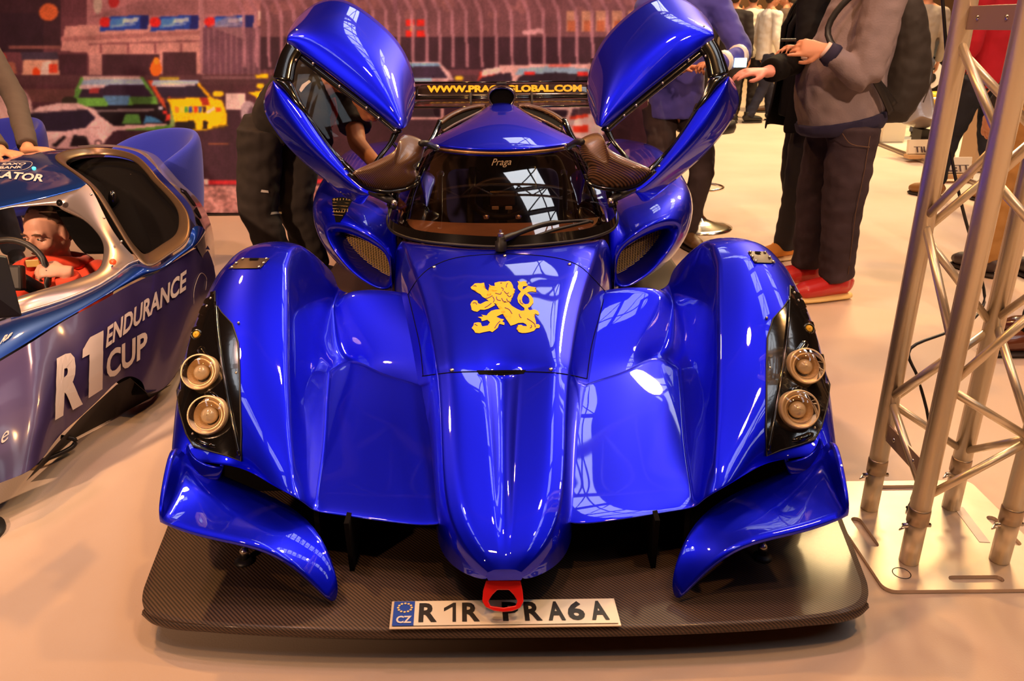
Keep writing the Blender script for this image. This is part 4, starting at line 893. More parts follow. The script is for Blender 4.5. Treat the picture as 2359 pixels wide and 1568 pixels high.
    fw, rt, up = map(np.array, (_fw, RT, UP)); d = fw[None, None] + rt*((UG-1179.5)/F)[..., None] - up*((VG-784)/F)[..., None]
    pts = np.array(CAM) + d*(YB/d[..., 1:2]); pts = pts.reshape(-1, 3); pts[:, 2] = np.maximum(pts[:, 2], .012)
    o0 = np.array([-2.5, YB, 0]); idx = np.arange((H_+1)*(W_+1)).reshape(H_+1, W_+1)
    f = np.stack([idx[1:, :-1], idx[1:, 1:], idx[:-1, 1:], idx[:-1, :-1]], -1).reshape(-1, 4)
    root = thing('backdrop_wall', 'large printed backdrop of race cars on a track, behind the blue car', 'backdrop', tuple(o0))
    me = bpy.data.meshes.new('printed_sheet'); me.vertices.add(len(pts)); me.vertices.foreach_set('co', (pts - o0).ravel()); me.loops.add(f.size); me.loops.foreach_set('vertex_index', f.ravel())
    me.polygons.add(len(f)); me.polygons.foreach_set('loop_start', np.arange(0, f.size, 4)); me.update(calc_edges=True)
    ca = me.color_attributes.new('print', 'FLOAT_COLOR', 'CORNER'); c4 = np.ones((len(f), 4, 4)); c4[..., :3] = lin.reshape(-1, 1, 3); ca.data.foreach_set('color', c4.ravel())
    m = pm('printed_vinyl', (.5,.5,.5), .55, spec=.3); at = m.node_tree.nodes.new('ShaderNodeAttribute'); at.attribute_name = 'print'; m.node_tree.links.new(at.outputs['Color'], m.node_tree.nodes['Principled BSDF'].inputs['Base Color'])
    me.materials.append(m); o = bpy.data.objects.new('printed_sheet', me); C.objects.link(o); o.parent = root
    a, b = PY(U0, 0, YB).x, PY(U1, 200, YB).x
    box('wall_panel', ((a+b)/2, YB + .06, 1.15), (b - a, .09, 2.3), pm('backdrop_board', (.25, .14, .12), .7), root)
    box('skirting_strip', ((a+b)/2, YB - .01, .006), (b - a, .03, .012), BLACK, root)
    return o
PRINTK = 1.5
backdrop()
# ================================================================== racing simulator built from a car shell (left)
SIMO = (-1.95, 2.9, 0)
SIM = thing('racing_simulator', 'blue and silver car-shaped racing simulator lettered R1 ENDURANCE CUP, at the left edge', 'simulator', SIMO)
SILV = pm('silver_lacquer', (.42, .36, .36), .30, .75, .6, .05)
SIMB = pm('simulator_blue', (.004, .05, .34), .36, .75, 1, .05)
SIMP = pm('purple_wrap', (.050, .032, .12), .38, .25, .45, .10)
BRZ = pm('bronze_trim', (.20, .13, .08), .35, .7)
def Q(*a): return [PY(u, v, y) for u, v, y in a]
def rows_(rs, n): return [spline(Q(*r), n) for r in rs]
# roof
sroof = grid('roof_shell', rows_([
  [(-330,560,3.0),(-160,512,3.02),(0,476,3.08),(100,454,3.12),(180,433,3.14),(207,424,3.15)],
  [(-330,500,3.25),(-160,455,3.28),(0,420,3.32),(80,402,3.34),(140,392,3.33),(172,400,3.28)],
  [(-330,440,3.55),(-160,402,3.55),(0,372,3.58),(60,362,3.58),(105,360,3.54),(136,372,3.46)],
  [(-330,420,3.85),(-160,385,3.85),(-10,362,3.85),(60,350,3.82),(110,344,3.76),(150,345,3.70)],
  [(-330,430,4.2),(-160,395,4.2),(0,370,4.2),(80,352,4.15),(150,346,4.05),(220,344,3.95)]], 12), SIMB, SIM, sub=2, cr={0: .8}, thick=.015, apply=True)
BSR = bvh(sroof)
# silver windscreen surround (the opening has no glass)
outr = [(-330,570,2.98),(-160,518,3.0),(0,480,3.07),(100,458,3.11),(180,436,3.13),(206,428,3.14),(250,515,3.0),(284,565,2.92),(310,598,2.86),(276,627,2.78),(240,648,2.72),(150,688,2.60),(60,716,2.50),(0,735,2.45),(-160,790,2.3)]
innr = [(-330,590,2.95),(-160,532,2.98),(0,483,3.04),(60,476,3.06),(125,474,3.07),(146,486,3.06),(190,505,3.02),(222,535,2.96),(238,565,2.90),(235,604,2.82),(218,626,2.77),(165,650,2.68),(90,672,2.58),(30,690,2.52),(-160,750,2.35)]
O_, I_ = Q(*outr), Q(*innr); O2, I2 = spline(O_, 44), spline(I_, 44)
fr = grid('windscreen_surround', [O2, [a.lerp(b, .5) + Vector((0, -.012, .008)) for a, b in zip(O2, I2)], I2, [p + Vector((-.01, .05, -.005)) for p in I2]], SILV, SIM, sub=1, cr={0: .8, 2: .9}, apply=True)
grid('surround_lip', [[p + Vector((0, .0, .0)) for p in I2[14:42]], [p + Vector((-.03, .07, -.02)) for p in I2[14:42]], [p + Vector((-.05, .16, -.06)) for p in I2[14:42]]], BRZ, SIM, sub=1)
for u, v in ((210,448),(240,502),(280,556),(258,612),(190,664),(110,700)):
    ell('rivet', PY(u, v, 2.93 if v < 600 else 2.68), (.005,.005,.005), STEEL, fr, 8, 6)
lathe('red_button', [(.012,0),(.012,.004),(.001,.007)], PY(260, 603, 2.80), pm('red_lens', (.9,.08,.02), .2, emit=(1,.1,.02), es=.6), fr, 14, axis=(.4,-1,.2))
lathe('camera_hole', [(.013,0),(.001,.001)], PY(137, 467, 3.05), VOID, fr, 14, axis=(0,-1,.3))
# blue shoulder
sh_t = [(-160,800,2.3),(0,740,2.43),(60,720,2.49),(150,692,2.59),(240,652,2.71),(310,602,2.85),(345,622,2.88),(392,592,2.98),(430,566,3.06),(444,520,3.16)]
sh_b = [(-160,920,2.05),(0,826,2.24),(60,790,2.32),(140,740,2.44),(220,695,2.56),(310,645,2.72),(360,625,2.84),(410,592,3.0),(446,568,3.12),(470,540,3.3)]
ST, SB = spline(Q(*sh_t), 22), spline(Q(*sh_b), 22)
shd = grid('shoulder_panel', [ST, [a.lerp(b, .35) + Vector((.025, -.01, .018)) for a, b in zip(ST, SB)], [a.lerp(b, .7) + Vector((.03, -.01, .006)) for a, b in zip(ST, SB)], SB], SIMB, SIM, sub=2, cr={0: .5}, apply=True)
tube('trim_bead', [p + Vector((.004, -.004, .004)) for p in ST[3:15]], .007, SILV, SIM, n=8)
# lower side with the wheel arch cut-out
lo_b = [(-160,1170,1.80),(0,1112,1.95),(80,1075,2.03),(135,1005,2.20),(185,960,2.31),(230,918,2.42),(268,880,2.50),(300,866,2.55),(328,880,2.58),(342,908,2.60),(395,878,2.74),(440,790,3.0),(486,700,3.25)]
m1 = [(-160,930,2.05),(0,832,2.235),(70,790,2.32),(140,744,2.43),(190,716,2.50),(240,690,2.58),(285,664,2.66),(325,644,2.75),(360,629,2.83),(395,606,2.94),(430,584,3.06),(456,570,3.18),(480,575,3.36)]
MB_, LB = spline(Q(*m1), 40), spline(Q(*lo_b), 40)
side = grid('side_panel', [MB_, [a.lerp(b, .3) + Vector((.025, 0, 0)) for a, b in zip(MB_, LB)], [a.lerp(b, .65) + Vector((.03, 0, 0)) for a, b in zip(MB_, LB)], LB], SIMP, SIM, sub=1, cr={0: .7}, apply=True)
BSD = bvh(side)
grid('sill_return', [LB, [p + Vector((-.10, .02, -.015)) for p in LB]], VOID, SIM, sub=0)
grid('wheel_blank', [[PZ(u, v, z) for u, v, z in r] for r in ([(60,1108,.01),(170,1010,.01),(262,962,.01),(345,918,.01),(395,885,.03)], [(95,1062,.12),(185,962,.14),(268,886,.16),(300,870,.18),(340,905,.12)])], pm('arch_plastic', (.02,.014,.014), .6), SIM, sub=0)
tube('hose', spline([PZ(0,1040,.10), PZ(15,1066,.06), PZ(60,1072,.03), PZ(120,1052,.03), PZ(165,1030,.03), PZ(172,1012,.05), PZ(140,1006,.07)], 30), .008, BLACK, SIM, n=8)
# door opening: rim, cavity, rear quarter
rim = [(124,366,3.48),(150,349,3.62),(200,342,3.74),(258,343,3.76),(312,356,3.70),(345,384,3.58),(368,412,3.50),(402,446,3.40),(432,484,3.28),(441,520,3.18),(432,560,3.08),(392,590,2.98),(346,618,2.88),(318,600,2.87),(292,566,2.92),(256,506,3.02),(214,440,3.13),(172,402,3.28)]
RM = cspline(Q(*rim), 60); rc = sum(RM, Vector())/60
R2 = [p + (rc - p)*.055 + Vector((-.01, .02, 0)) for p in RM]; R3 = [p + (rc - p)*.16 + Vector((-.03, .05, -.01)) for p in RM]; R4 = [p + (rc - p)*.2 + Vector((-.28, .10, -.03)) for p in RM]
grid('door_rim', [RM, R2, R3], BRZ, SIM, sub=1, closed=True, thick=.01)
mesh('cockpit_shell', [p + Vector((-.04,.10,-.02)) for p in R3] + R4, [(i, (i+1) % 60, 60+(i+1) % 60, 60+i) for i in range(60)] + [tuple(range(60, 120))], VOID, SIM, False)
mesh('inner_panel', Q((300,400,3.66),(352,440,3.62),(408,510,3.5),(412,560,3.4),(350,600,3.3),(330,520,3.5)), [(0,1,2,3,4,5)], pm('brown_inner_board', (.10,.055,.02), .6), SIM, False)
grid('bucket_seat', [Q((262,440,3.6),(285,436,3.6),(300,440,3.6)), Q((250,480,3.45),(285,470,3.42),(318,480,3.45)), Q((262,540,3.3),(300,530,3.27),(340,540,3.3)), Q((290,600,3.1),(330,590,3.1),(362,600,3.1))], VOID, SIM, sub=2, thick=.03)
ell('seat_shoulder', PY(262,462,3.42), (.02,.03,.045), BLACKG, SIM)
q1 = [(180,340,3.78),(258,338,3.80),(318,350,3.76),(350,376,3.66),(375,404,3.56),(408,438,3.46),(440,476,3.34),(452,520,3.24),(452,568,3.14)]
q2 = [(180,337,4.0),(262,334,4.0),(335,350,3.95),(370,384,3.85),(405,424,3.75),(445,462,3.65),(474,512,3.55),(487,570,3.45),(488,640,3.35)]
A_, B_ = spline(Q(*q1), 26), spline(Q(*q2), 26)
rq = grid('rear_quarter', [R2[:0] or A_, [a.lerp(b, .5) + Vector((.012, -.02, .012)) for a, b in zip(A_, B_)], B_, [p + Vector((-.1, .3, -.05)) for p in B_]], SILV, SIM, sub=2, apply=True)
mesh('quarter_stripe', Q((436,500,3.28),(470,552,3.35),(484,575,3.36),(456,572,3.18),(440,570,3.10)), [(0,1,2,3,4)], SIMB, SIM, False)
BQ = bvh(rq)
decal('vent_slot', BQ, [[(414,433),(428,440),(448,468),(463,500),(462,505),(440,478),(420,452)]], VOID, rq, .003, 8)
decal('vent_slot', BQ, [[(448,498),(458,506),(468,526),(464,526),(452,512)]], VOID, rq, .003, 8)
LW = pm('lettering_white', (.72,.62,.58), .5)
decal('side_lettering', BSD, [[(199,916),(231,895),(235,762),(205,778),(188,806),(187,826),(203,817)]], LW, side, .008, 8)
for s, a, b, c, d, kw in (('R',(121,968),(186,930),(188,795),(128,828),dict(bold=.05)), ('ENDURANCE',(240,803),(424,668),(426,621),(245,754),dict(bold=.03)), ('CUP',(240,877),(336,818),(336,760),(242,812),dict(bold=.03))):
    textfit(s, pxmap(BSD, a, b, c, d, .008), LW, 'side_lettering', side, **kw)
textfit('e', pxmap(BSD, (2,1024),(22,1010),(20,990),(2,1002), .004), LW, 'sponsor_script', side, shear=.4)
textfit('SIMULATOR', pxmap(BSR, (-92,402),(99,420),(101,403),(-84,386), .003), LW, 'roof_lettering', sroof, shear=.2, bold=.03)
textfit('BANK', pxmap(BSR, (-2,391),(52,389),(56,383),(2,385), .004), LW, 'roof_lettering', sroof, bold=.02)
textfit('SAXO', pxmap(BSR, (4,382),(58,381),(63,376),(8,377), .004), LW, 'roof_lettering', sroof, bold=.02)
seam('label_frame', BSR, [(-12,394),(56,392),(72,374),(2,374)], LW, sroof, .001, 20, .003)
textfit('R&', pxmap(bvh(shd), (0,795),(22,780),(34,765),(8,776), .004), LW, 'shoulder_lettering', shd, shear=.3, bold=.03)
seam('ring_emblem', bvh(side, rq), [(445,700),(446,665),(460,630),(474,640),(472,668)], LW, side, .001, 24, .003)
ell('green_light', PY(78,387,3.42), (.008,.008,.006), pm('teal_led', (0,.6,.5), .3, emit=(.05,1,.8), es=5), SIM, 10, 8)
# steering wheel inside
wc = PY(20, 640, 2.95); wr = .155
whl = tube('steering_wheel', [wc + Vector((wr*math.cos(a), .35*wr*math.sin(a), .9*wr*math.sin(a))) for a in [2*PI*k/36 for k in range(36)]], .013, BLACK, SIM, n=10, closed=True)
box('wheel_boss', wc, (.12,.04,.10), BLACK, whl, rx=-.35, bevel=.01)
box('paddle', wc + Vector((.09,.03,.05)), (.05,.006,.03), pm('brass_paddle', (.55,.36,.1), .4), whl, rz=.2)
tube('pillar_bar', [wc + Vector((.05,.25,-.2)), wc + Vector((0,.03,0))], .03, BLACK, SIM)
# screen in front of the driver, cut by the frame
mon = thing('monitor', 'black flat screen standing at the left edge in front of the simulator', 'screen', (-1.75, 1.75, 0))
V3 = lambda *a: Vector(a)
ma = Q((-190,560,1.95),(2,590,2.15),(38,728,2.1),(-190,750,1.9))
mesh('screen_panel', ma, [(0,1,2,3)], BLACK, mon, False, thick=.03, bevel=.006)
mesh('screen_fill_glow', [p + V3(-.01,.034,.0) for p in Q((-180,575,1.95),(-8,598,2.15),(26,718,2.1),(-180,738,1.9))], [(3,2,1,0)], pm('screen_fill_glow', (.1,.1,.1), .3, emit=(.95,.75,.8), es=2.6), mon, False)  # unseen glowing face added on the driver's side of the screen to light the boy
sx_ = ma[3].x - .02; tube('stand', [ma[3] + V3(.02,0,.05), Vector((sx_, 1.86, .02))], .02, BLACK, mon)
lathe('stand_foot', [(.10,0),(.10,.01),(.03,.025),(.001,.03)], (sx_, 1.86, 0), BLACK, mon)

# ---- blue tub chairs
BCL = pm('royal_blue_felt', (.035, .05, .52), .95, spec=.1, bump=.15, bs=160, sheen=.3)
def tub_chair(label, x, y, rz):
    t = thing('tub_chair', label, 'chair', (x, y, 0), 'blue tub chairs behind the simulator')
    rows = []
    for k in range(17):
        a = rz + math.radians(-135 + 270*k/16); h = .80 - .20*(abs(k-8)/8)**2.2; c = Vector((x, y, 0)); e = Vector((math.sin(a), math.cos(a), 0))
        rows.append([c + e*.17 + Vector((0,0,.40)), c + e*.20 + Vector((0,0,.55)), c + e*.235 + Vector((0,0,h-.03)), c + e*.27 + Vector((0,0,h)), c + e*.305 + Vector((0,0,h-.03)), c + e*.28 + Vector((0,0,.5)), c + e*.24 + Vector((0,0,.22)), c + e*.12 + Vector((0,0,.20))])
    grid('shell', rows, BCL, t, sub=2)
    lathe('seat', [(.001,.20),(.20,.20),(.21,.24),(.21,.40),(.18,.43),(.001,.44)], (x,y,0), BCL, t, 32)
    lathe('foot', [(.22,0),(.22,.01),(.04,.02),(.03,.20),(.001,.20)], (x,y,0), CHROME, t, 32)
    return t
tub_chair('royal blue tub chair behind the door opening of the simulator', -2.07, 4.55, .5)
tub_chair('royal blue tub chair at the left edge beside the hands on the simulator roof', PY(-10,310,5.25).x, 5.25, .2)
# ================================================================== people
def V(*a): return Vector(a)
SKIN = pm('warm_skin', (.62, .27, .15), .55, bump=.06, bs=60); SKINP = pm('pink_skin', (.66, .26, .20), .55)
def handgeo(w, d, up, side, curl=.5, sc=1.0, spread=.12, point=False):
    """w wrist, d pointing direction, up = back of hand, side = +1/-1 which side the thumb leaves"""
    d = d.normalized(); up = (up - d*up.dot(d)).normalized(); s = d.cross(up) * side; g = []
    k = w + d*.085*sc
    g.append(tubegeo([w - d*.03*sc, w + d*.01*sc, w + d*.05*sc, k, k + d*.012*sc], [.026*sc, .029*sc, .038*sc, .040*sc, .030*sc], 12, ref=up, r2=[.021*sc, .018*sc, .016*sc, .013*sc, .010*sc]))
    for i, (o, ln) in enumerate(((.029, .072), (.010, .080), (-.009, .074), (-.027, .058))):
        p = k + s*o*sc - d*abs(o)*.25*sc; a = curl*(.8 + .13*i); q = [p - d*.02*sc]; dr = (d + s*spread*(o/.03)).normalized()
        if point and i == 0: a = .08
        for j, f in enumerate((.44, .31, .25)):
            q.append(p); ang = a*(.55 + .75*j); v = dr*math.cos(ang) - up*math.sin(ang); p = p + v*ln*f*sc
        q.append(p); g.append(tubegeo(q, [.0095*sc, .0095*sc, .0088*sc, .0080*sc, .0062*sc], 8))
    t0 = w + d*.022*sc + s*.024*sc; t1 = t0 + (d*.7 + s*.75 - up*.25).normalized()*.034*sc; t2 = t1 + (d*.95 + s*.25 - up*(.25 + curl*.3)).normalized()*.030*sc; t3 = t2 + (d - s*.05 - up*curl*.4).normalized()*.024*sc
    g.append(tubegeo([t0 - s*.012*sc, t0, t1, t2, t3], [.013*sc, .0135*sc, .0115*sc, .0098*sc, .0070*sc], 8)); return g
def headgeo(c, f, sc=1.0, up=V(0,0,1)):
    """c centre, f facing direction; real head about 23 cm high"""
    f = f.normalized(); u = (up - f*up.dot(f)).normalized(); s = f.cross(u); M = Matrix((s, f, u)).transposed(); g = []
    def E(o, r, n=14, m=10): v, fc = ellgeo((0,0,0), [x*sc for x in r], n, m, M); o = c + (s*o[0] + f*o[1] + u*o[2])*sc; return [o + p for p in v], fc
    g += [E((0,-.012,.028), (.076,.094,.088), 20, 14), E((0,.022,-.030), (.060,.068,.078)), E((0,.050,-.078), (.034,.034,.030)), E((0,.068,.022), (.050,.020,.018)),
          E((.036,.052,-.026), (.026,.030,.026)), E((-.036,.052,-.026), (.026,.030,.026)), E((0,.094,-.012), (.0095,.014,.024)), E((0,.104,-.026), (.013,.012,.010)), E((0,.082,-.058), (.024,.016,.012))]
    for k in (-1, 1): g.append(E((k*.078,-.010,-.008), (.009,.020,.032))) ; g.append(E((k*.045,-.01,-.055), (.022,.045,.035)))
    return g, M, u, s
def facebits(root, c, f, sc=1.0, up=V(0,0,1), hair=None, hairstyle='short', lip=True):
    g, M, u, s = headgeo(c, f, sc, up); f = f.normalized(); at = lambda x, y, z: c + (s*x + f*y + u*z)*sc
    WHT = pm('eye_white', (.75,.68,.62), .3); IR = pm('eye_dark', (.03,.02,.015), .2); BR = pm('brow_hair', (.12,.06,.03), .8)
    for k in (-1, 1):
        e = ell('eye', at(k*.031,.079,.006), (.0125*sc,.009*sc,.0065*sc), WHT, root, 12, 8, M); ell('iris', at(k*.031,.0865,.0055), (.0052*sc,.003*sc,.0052*sc), IR, e, 10, 6, M)
        tube('eyebrow', [at(k*.016,.094,.026), at(k*.032,.093,.030), at(k*.048,.082,.025)], [.003*sc,.0042*sc,.002*sc], BR, root, n=6)
        tube('eyelid', [at(k*.019,.083,.010), at(k*.031,.088,.0135), at(k*.044,.080,.009)], .0026*sc, SKIN, root, n=6)
    tube('lips', [at(-.023,.091,-.057), at(-.010,.0985,-.054), at(0,.099,-.056), at(.010,.0985,-.054), at(.023,.091,-.057)], [.002*sc,.0045*sc,.005*sc,.0045*sc,.002*sc], pm('lip_tone', (.50,.16,.12), .5), root, n=8)
    if hair:
        hg = []
        def E(o, r): v, fc = ellgeo((0,0,0), [x*sc for x in r], 18, 12, M); o = at(*o); hg.append(([o + p for p in v], fc))
        E((0,-.026,.046), (.079,.088,.078)); E((0,-.052,.0), (.076,.060,.085))
        if hairstyle != 'short': E((0,.050,.090), (.055,.030,.024))
        if hairstyle == 'long':
            for k in (-1, 1): hg.append(tubegeo([at(k*.06,.0,.08), at(k*.086,-.01,0), at(k*.088,.0,-.10), at(k*.07,.03,-.20)], [.03*sc,.034*sc,.036*sc,.02*sc], 10))
            hg.append(tubegeo([at(0,-.08,.05), at(0,-.10,-.06), at(0,-.09,-.2)], [.06*sc,.075*sc,.05*sc], 10))
        v, fc = fuse(hg, .009*sc, 3, .004*sc, 60); mesh('hair', v, fc, hair, root)
def limb(a, b, c, r, ref=None, n=14, ends=(0,0)):
    """shoulder/hip -> elbow/knee -> wrist/ankle with rounded bend"""
    P = [a, a.lerp(b, .35), a.lerp(b, .8), b, b.lerp(c, .2), b.lerp(c, .6), c]; P[3] = b*.7 + (a.lerp(b,.9) + b.lerp(c,.1))*.15
    r0, r1, r2 = r; return tubegeo(spline(P, 14), [r0*(1-t/6.5) + r1*(t/6.5) if t < 6.5 else r1*(1-(t-6.5)/6.5) + r2*((t-6.5)/6.5) for t in range(14)], n)
def shoegeo(an, d, sc=1.0, sole=.028):
    d = Vector((d.x, d.y, 0)).normalized(); g = Vector((an.x, an.y, 0)); z = V(0,0,1); s = sole
    up = tubegeo([g - d*.075*sc + z*(s+.035), g - d*.055*sc + z*(s+.045), g + d*.01*sc + z*(s+.045), g + d*.09*sc + z*(s+.036), g + d*.155*sc + z*(s+.028), g + d*.195*sc + z*(s+.020)],
                 [.022*sc,.037*sc,.041*sc,.047*sc,.046*sc,.022*sc], 14, ref=z, r2=[.030*sc,.046*sc,.048*sc,.042*sc,.036*sc,.020*sc])
    col = tubegeo([g - d*.015*sc + z*(s+.04), g - d*.022*sc + z*(s+.10), g - d*.022*sc + z*(s+.13)], [.050*sc,.043*sc,.046*sc], 12)
    so = tubegeo([g - d*.078*sc + z*s*.5, g - d*.05*sc + z*s*.5, g + d*.09*sc + z*s*.5, g + d*.155*sc + z*s*.5, g + d*.198*sc + z*(s*.5+.002)], [.026*sc,.041*sc,.051*sc,.048*sc,.024*sc], 14, ref=z, r2=s*.5)
    return [up, col], so
def person(label, loc, J, top, bot, shoe, group=None, cat='person', skin=None, vox=.009, tr=None, hair=None, hs='short', face=True, sleeve=1.0, wr=.004, sole=None, hands=None, bot_r=(.105,.078,.068), arm_r=(.066,.052,.040), hem=.0, shoesc=1.0, topname='sweater', solez=.028, headsc=1.0):
    """J: joints.  tr: torso sections [(point, lateral, depth)], fwd: body facing"""
    t = thing('person', label, cat, (loc[0], loc[1], 0), group); skin = skin or SKIN; fwd = J['fwd'].normalized()
    # --- clothes
    if top:
        n_ = len(tr); tg = [tubegeo(spline([p for p, a, b in tr], n_*3), [float(np.interp(i/(n_*3-1)*(n_-1), range(n_), [a for p, a, b in tr])) for i in range(n_*3)], 20, ref=fwd, r2=[float(np.interp(i/(n_*3-1)*(n_-1), range(n_), [b for p, a, b in tr])) for i in range(n_*3)])]
        for s in 'LR':
            S, E_, W_ = J['S'+s], J['E'+s], J['W'+s]; tg.append(ellgeo(S, (arm_r[0]*1.06,)*3)); tg.append(tubegeo([S, tr[-2][0]], [arm_r[0]*.95, arm_r[0]*.9], 12))
            if sleeve >= 1: tg.append(limb(S, E_, E_.lerp(W_, .93), arm_r))
            else: tg.append(tubegeo([S, S.lerp(E_, .4), S.lerp(E_, sleeve)], [arm_r[0], arm_r[0]*1.02, arm_r[1]*1.2], 14))
        v, f = fuse(tg, vox, 5, wr, 11); mesh(topname, v, f, top, t)
    if bot:
        hp = (J['HL'] + J['HR'])/2; lat = (J['HL'] - J['HR']).length/2
        bg = [tubegeo([hp + V(0,0,.08), hp + V(0,0,.03), hp - V(0,0,.06)], [lat+.06, lat+.08, lat+.06], 18, ref=fwd, r2=[.10,.12,.11])] if J.get('upright', True) else [ellgeo(hp, (.17,.17,.15))]
        for s in 'LR': bg.append(limb(J['H'+s], J['K'+s], J['A'+s] + (J['K'+s]-J['A'+s]).normalized()*hem, bot_r))
        v, f = fuse(bg, vox, 9, wr*1.5, 11); mesh('trousers', v, f, bot, t)
    if shoe:
        for s in 'LR':
            if 'A'+s not in J: continue
            ug, so = shoegeo(J['A'+s], J['D'+s], shoesc, solez); v, f = fuse(ug, .006, 3); sh = mesh('shoe', [p + V(0,0,J.get('Z'+s, 0)) for p in v], f, shoe, t)
            v, f = fuse([so], .006, 1); mesh('sole', [p + V(0,0,J.get('Z'+s, 0)) for p in v], f, sole or pm('dark_sole', (.03,.02,.015), .6), sh)
    # --- body, one continuous surface under the clothes
    N, Hd = J['N'], J['H']; hg, M, u, s_ = headgeo(Hd, J['face'], headsc, J.get('hup', V(0,0,1))); g = list(hg)
    ch = tr[-1][0] if tr else N; g.append(tubegeo([N - (Hd-N)*.5, N, Hd - u*.05*headsc - J['face'].normalized()*.015], [.07,.056,.052], 12))
    spine = [p for p, a, b in tr]; g.append(tubegeo(spine + [N], [min(a, b)*.72 for p, a, b in tr] + [.05], 12))
    for s in 'LR':
        g.append(tubegeo([spine[-1], J['S'+s]], [.05, .045], 10)); g.append(limb(J['S'+s], J['E'+s], J['W'+s], (.044,.037,.027) if sleeve >= 1 else (.048,.043,.029), n=12))
        if bot: g.append(tubegeo([spine[0], J['H'+s]], [.07,.07], 10)); g.append(limb(J['H'+s], J['K'+s], J['A'+s], (.07,.05,.036), n=10))
        h = (hands or {}).get(s)
        if h: g += handgeo(J['W'+s], h[0], h[1], h[2], *(h[3:]))
    v, f = fuse(g, min(vox, .0058) if vox < .012 else .010, 2); body = mesh('body', v, f, skin, t)
    if face: facebits(t, Hd, J['face'], headsc, J.get('hup', V(0,0,1)), hair, hs)
    return t, body
def q(u, v, y): return PY(u, v, y)

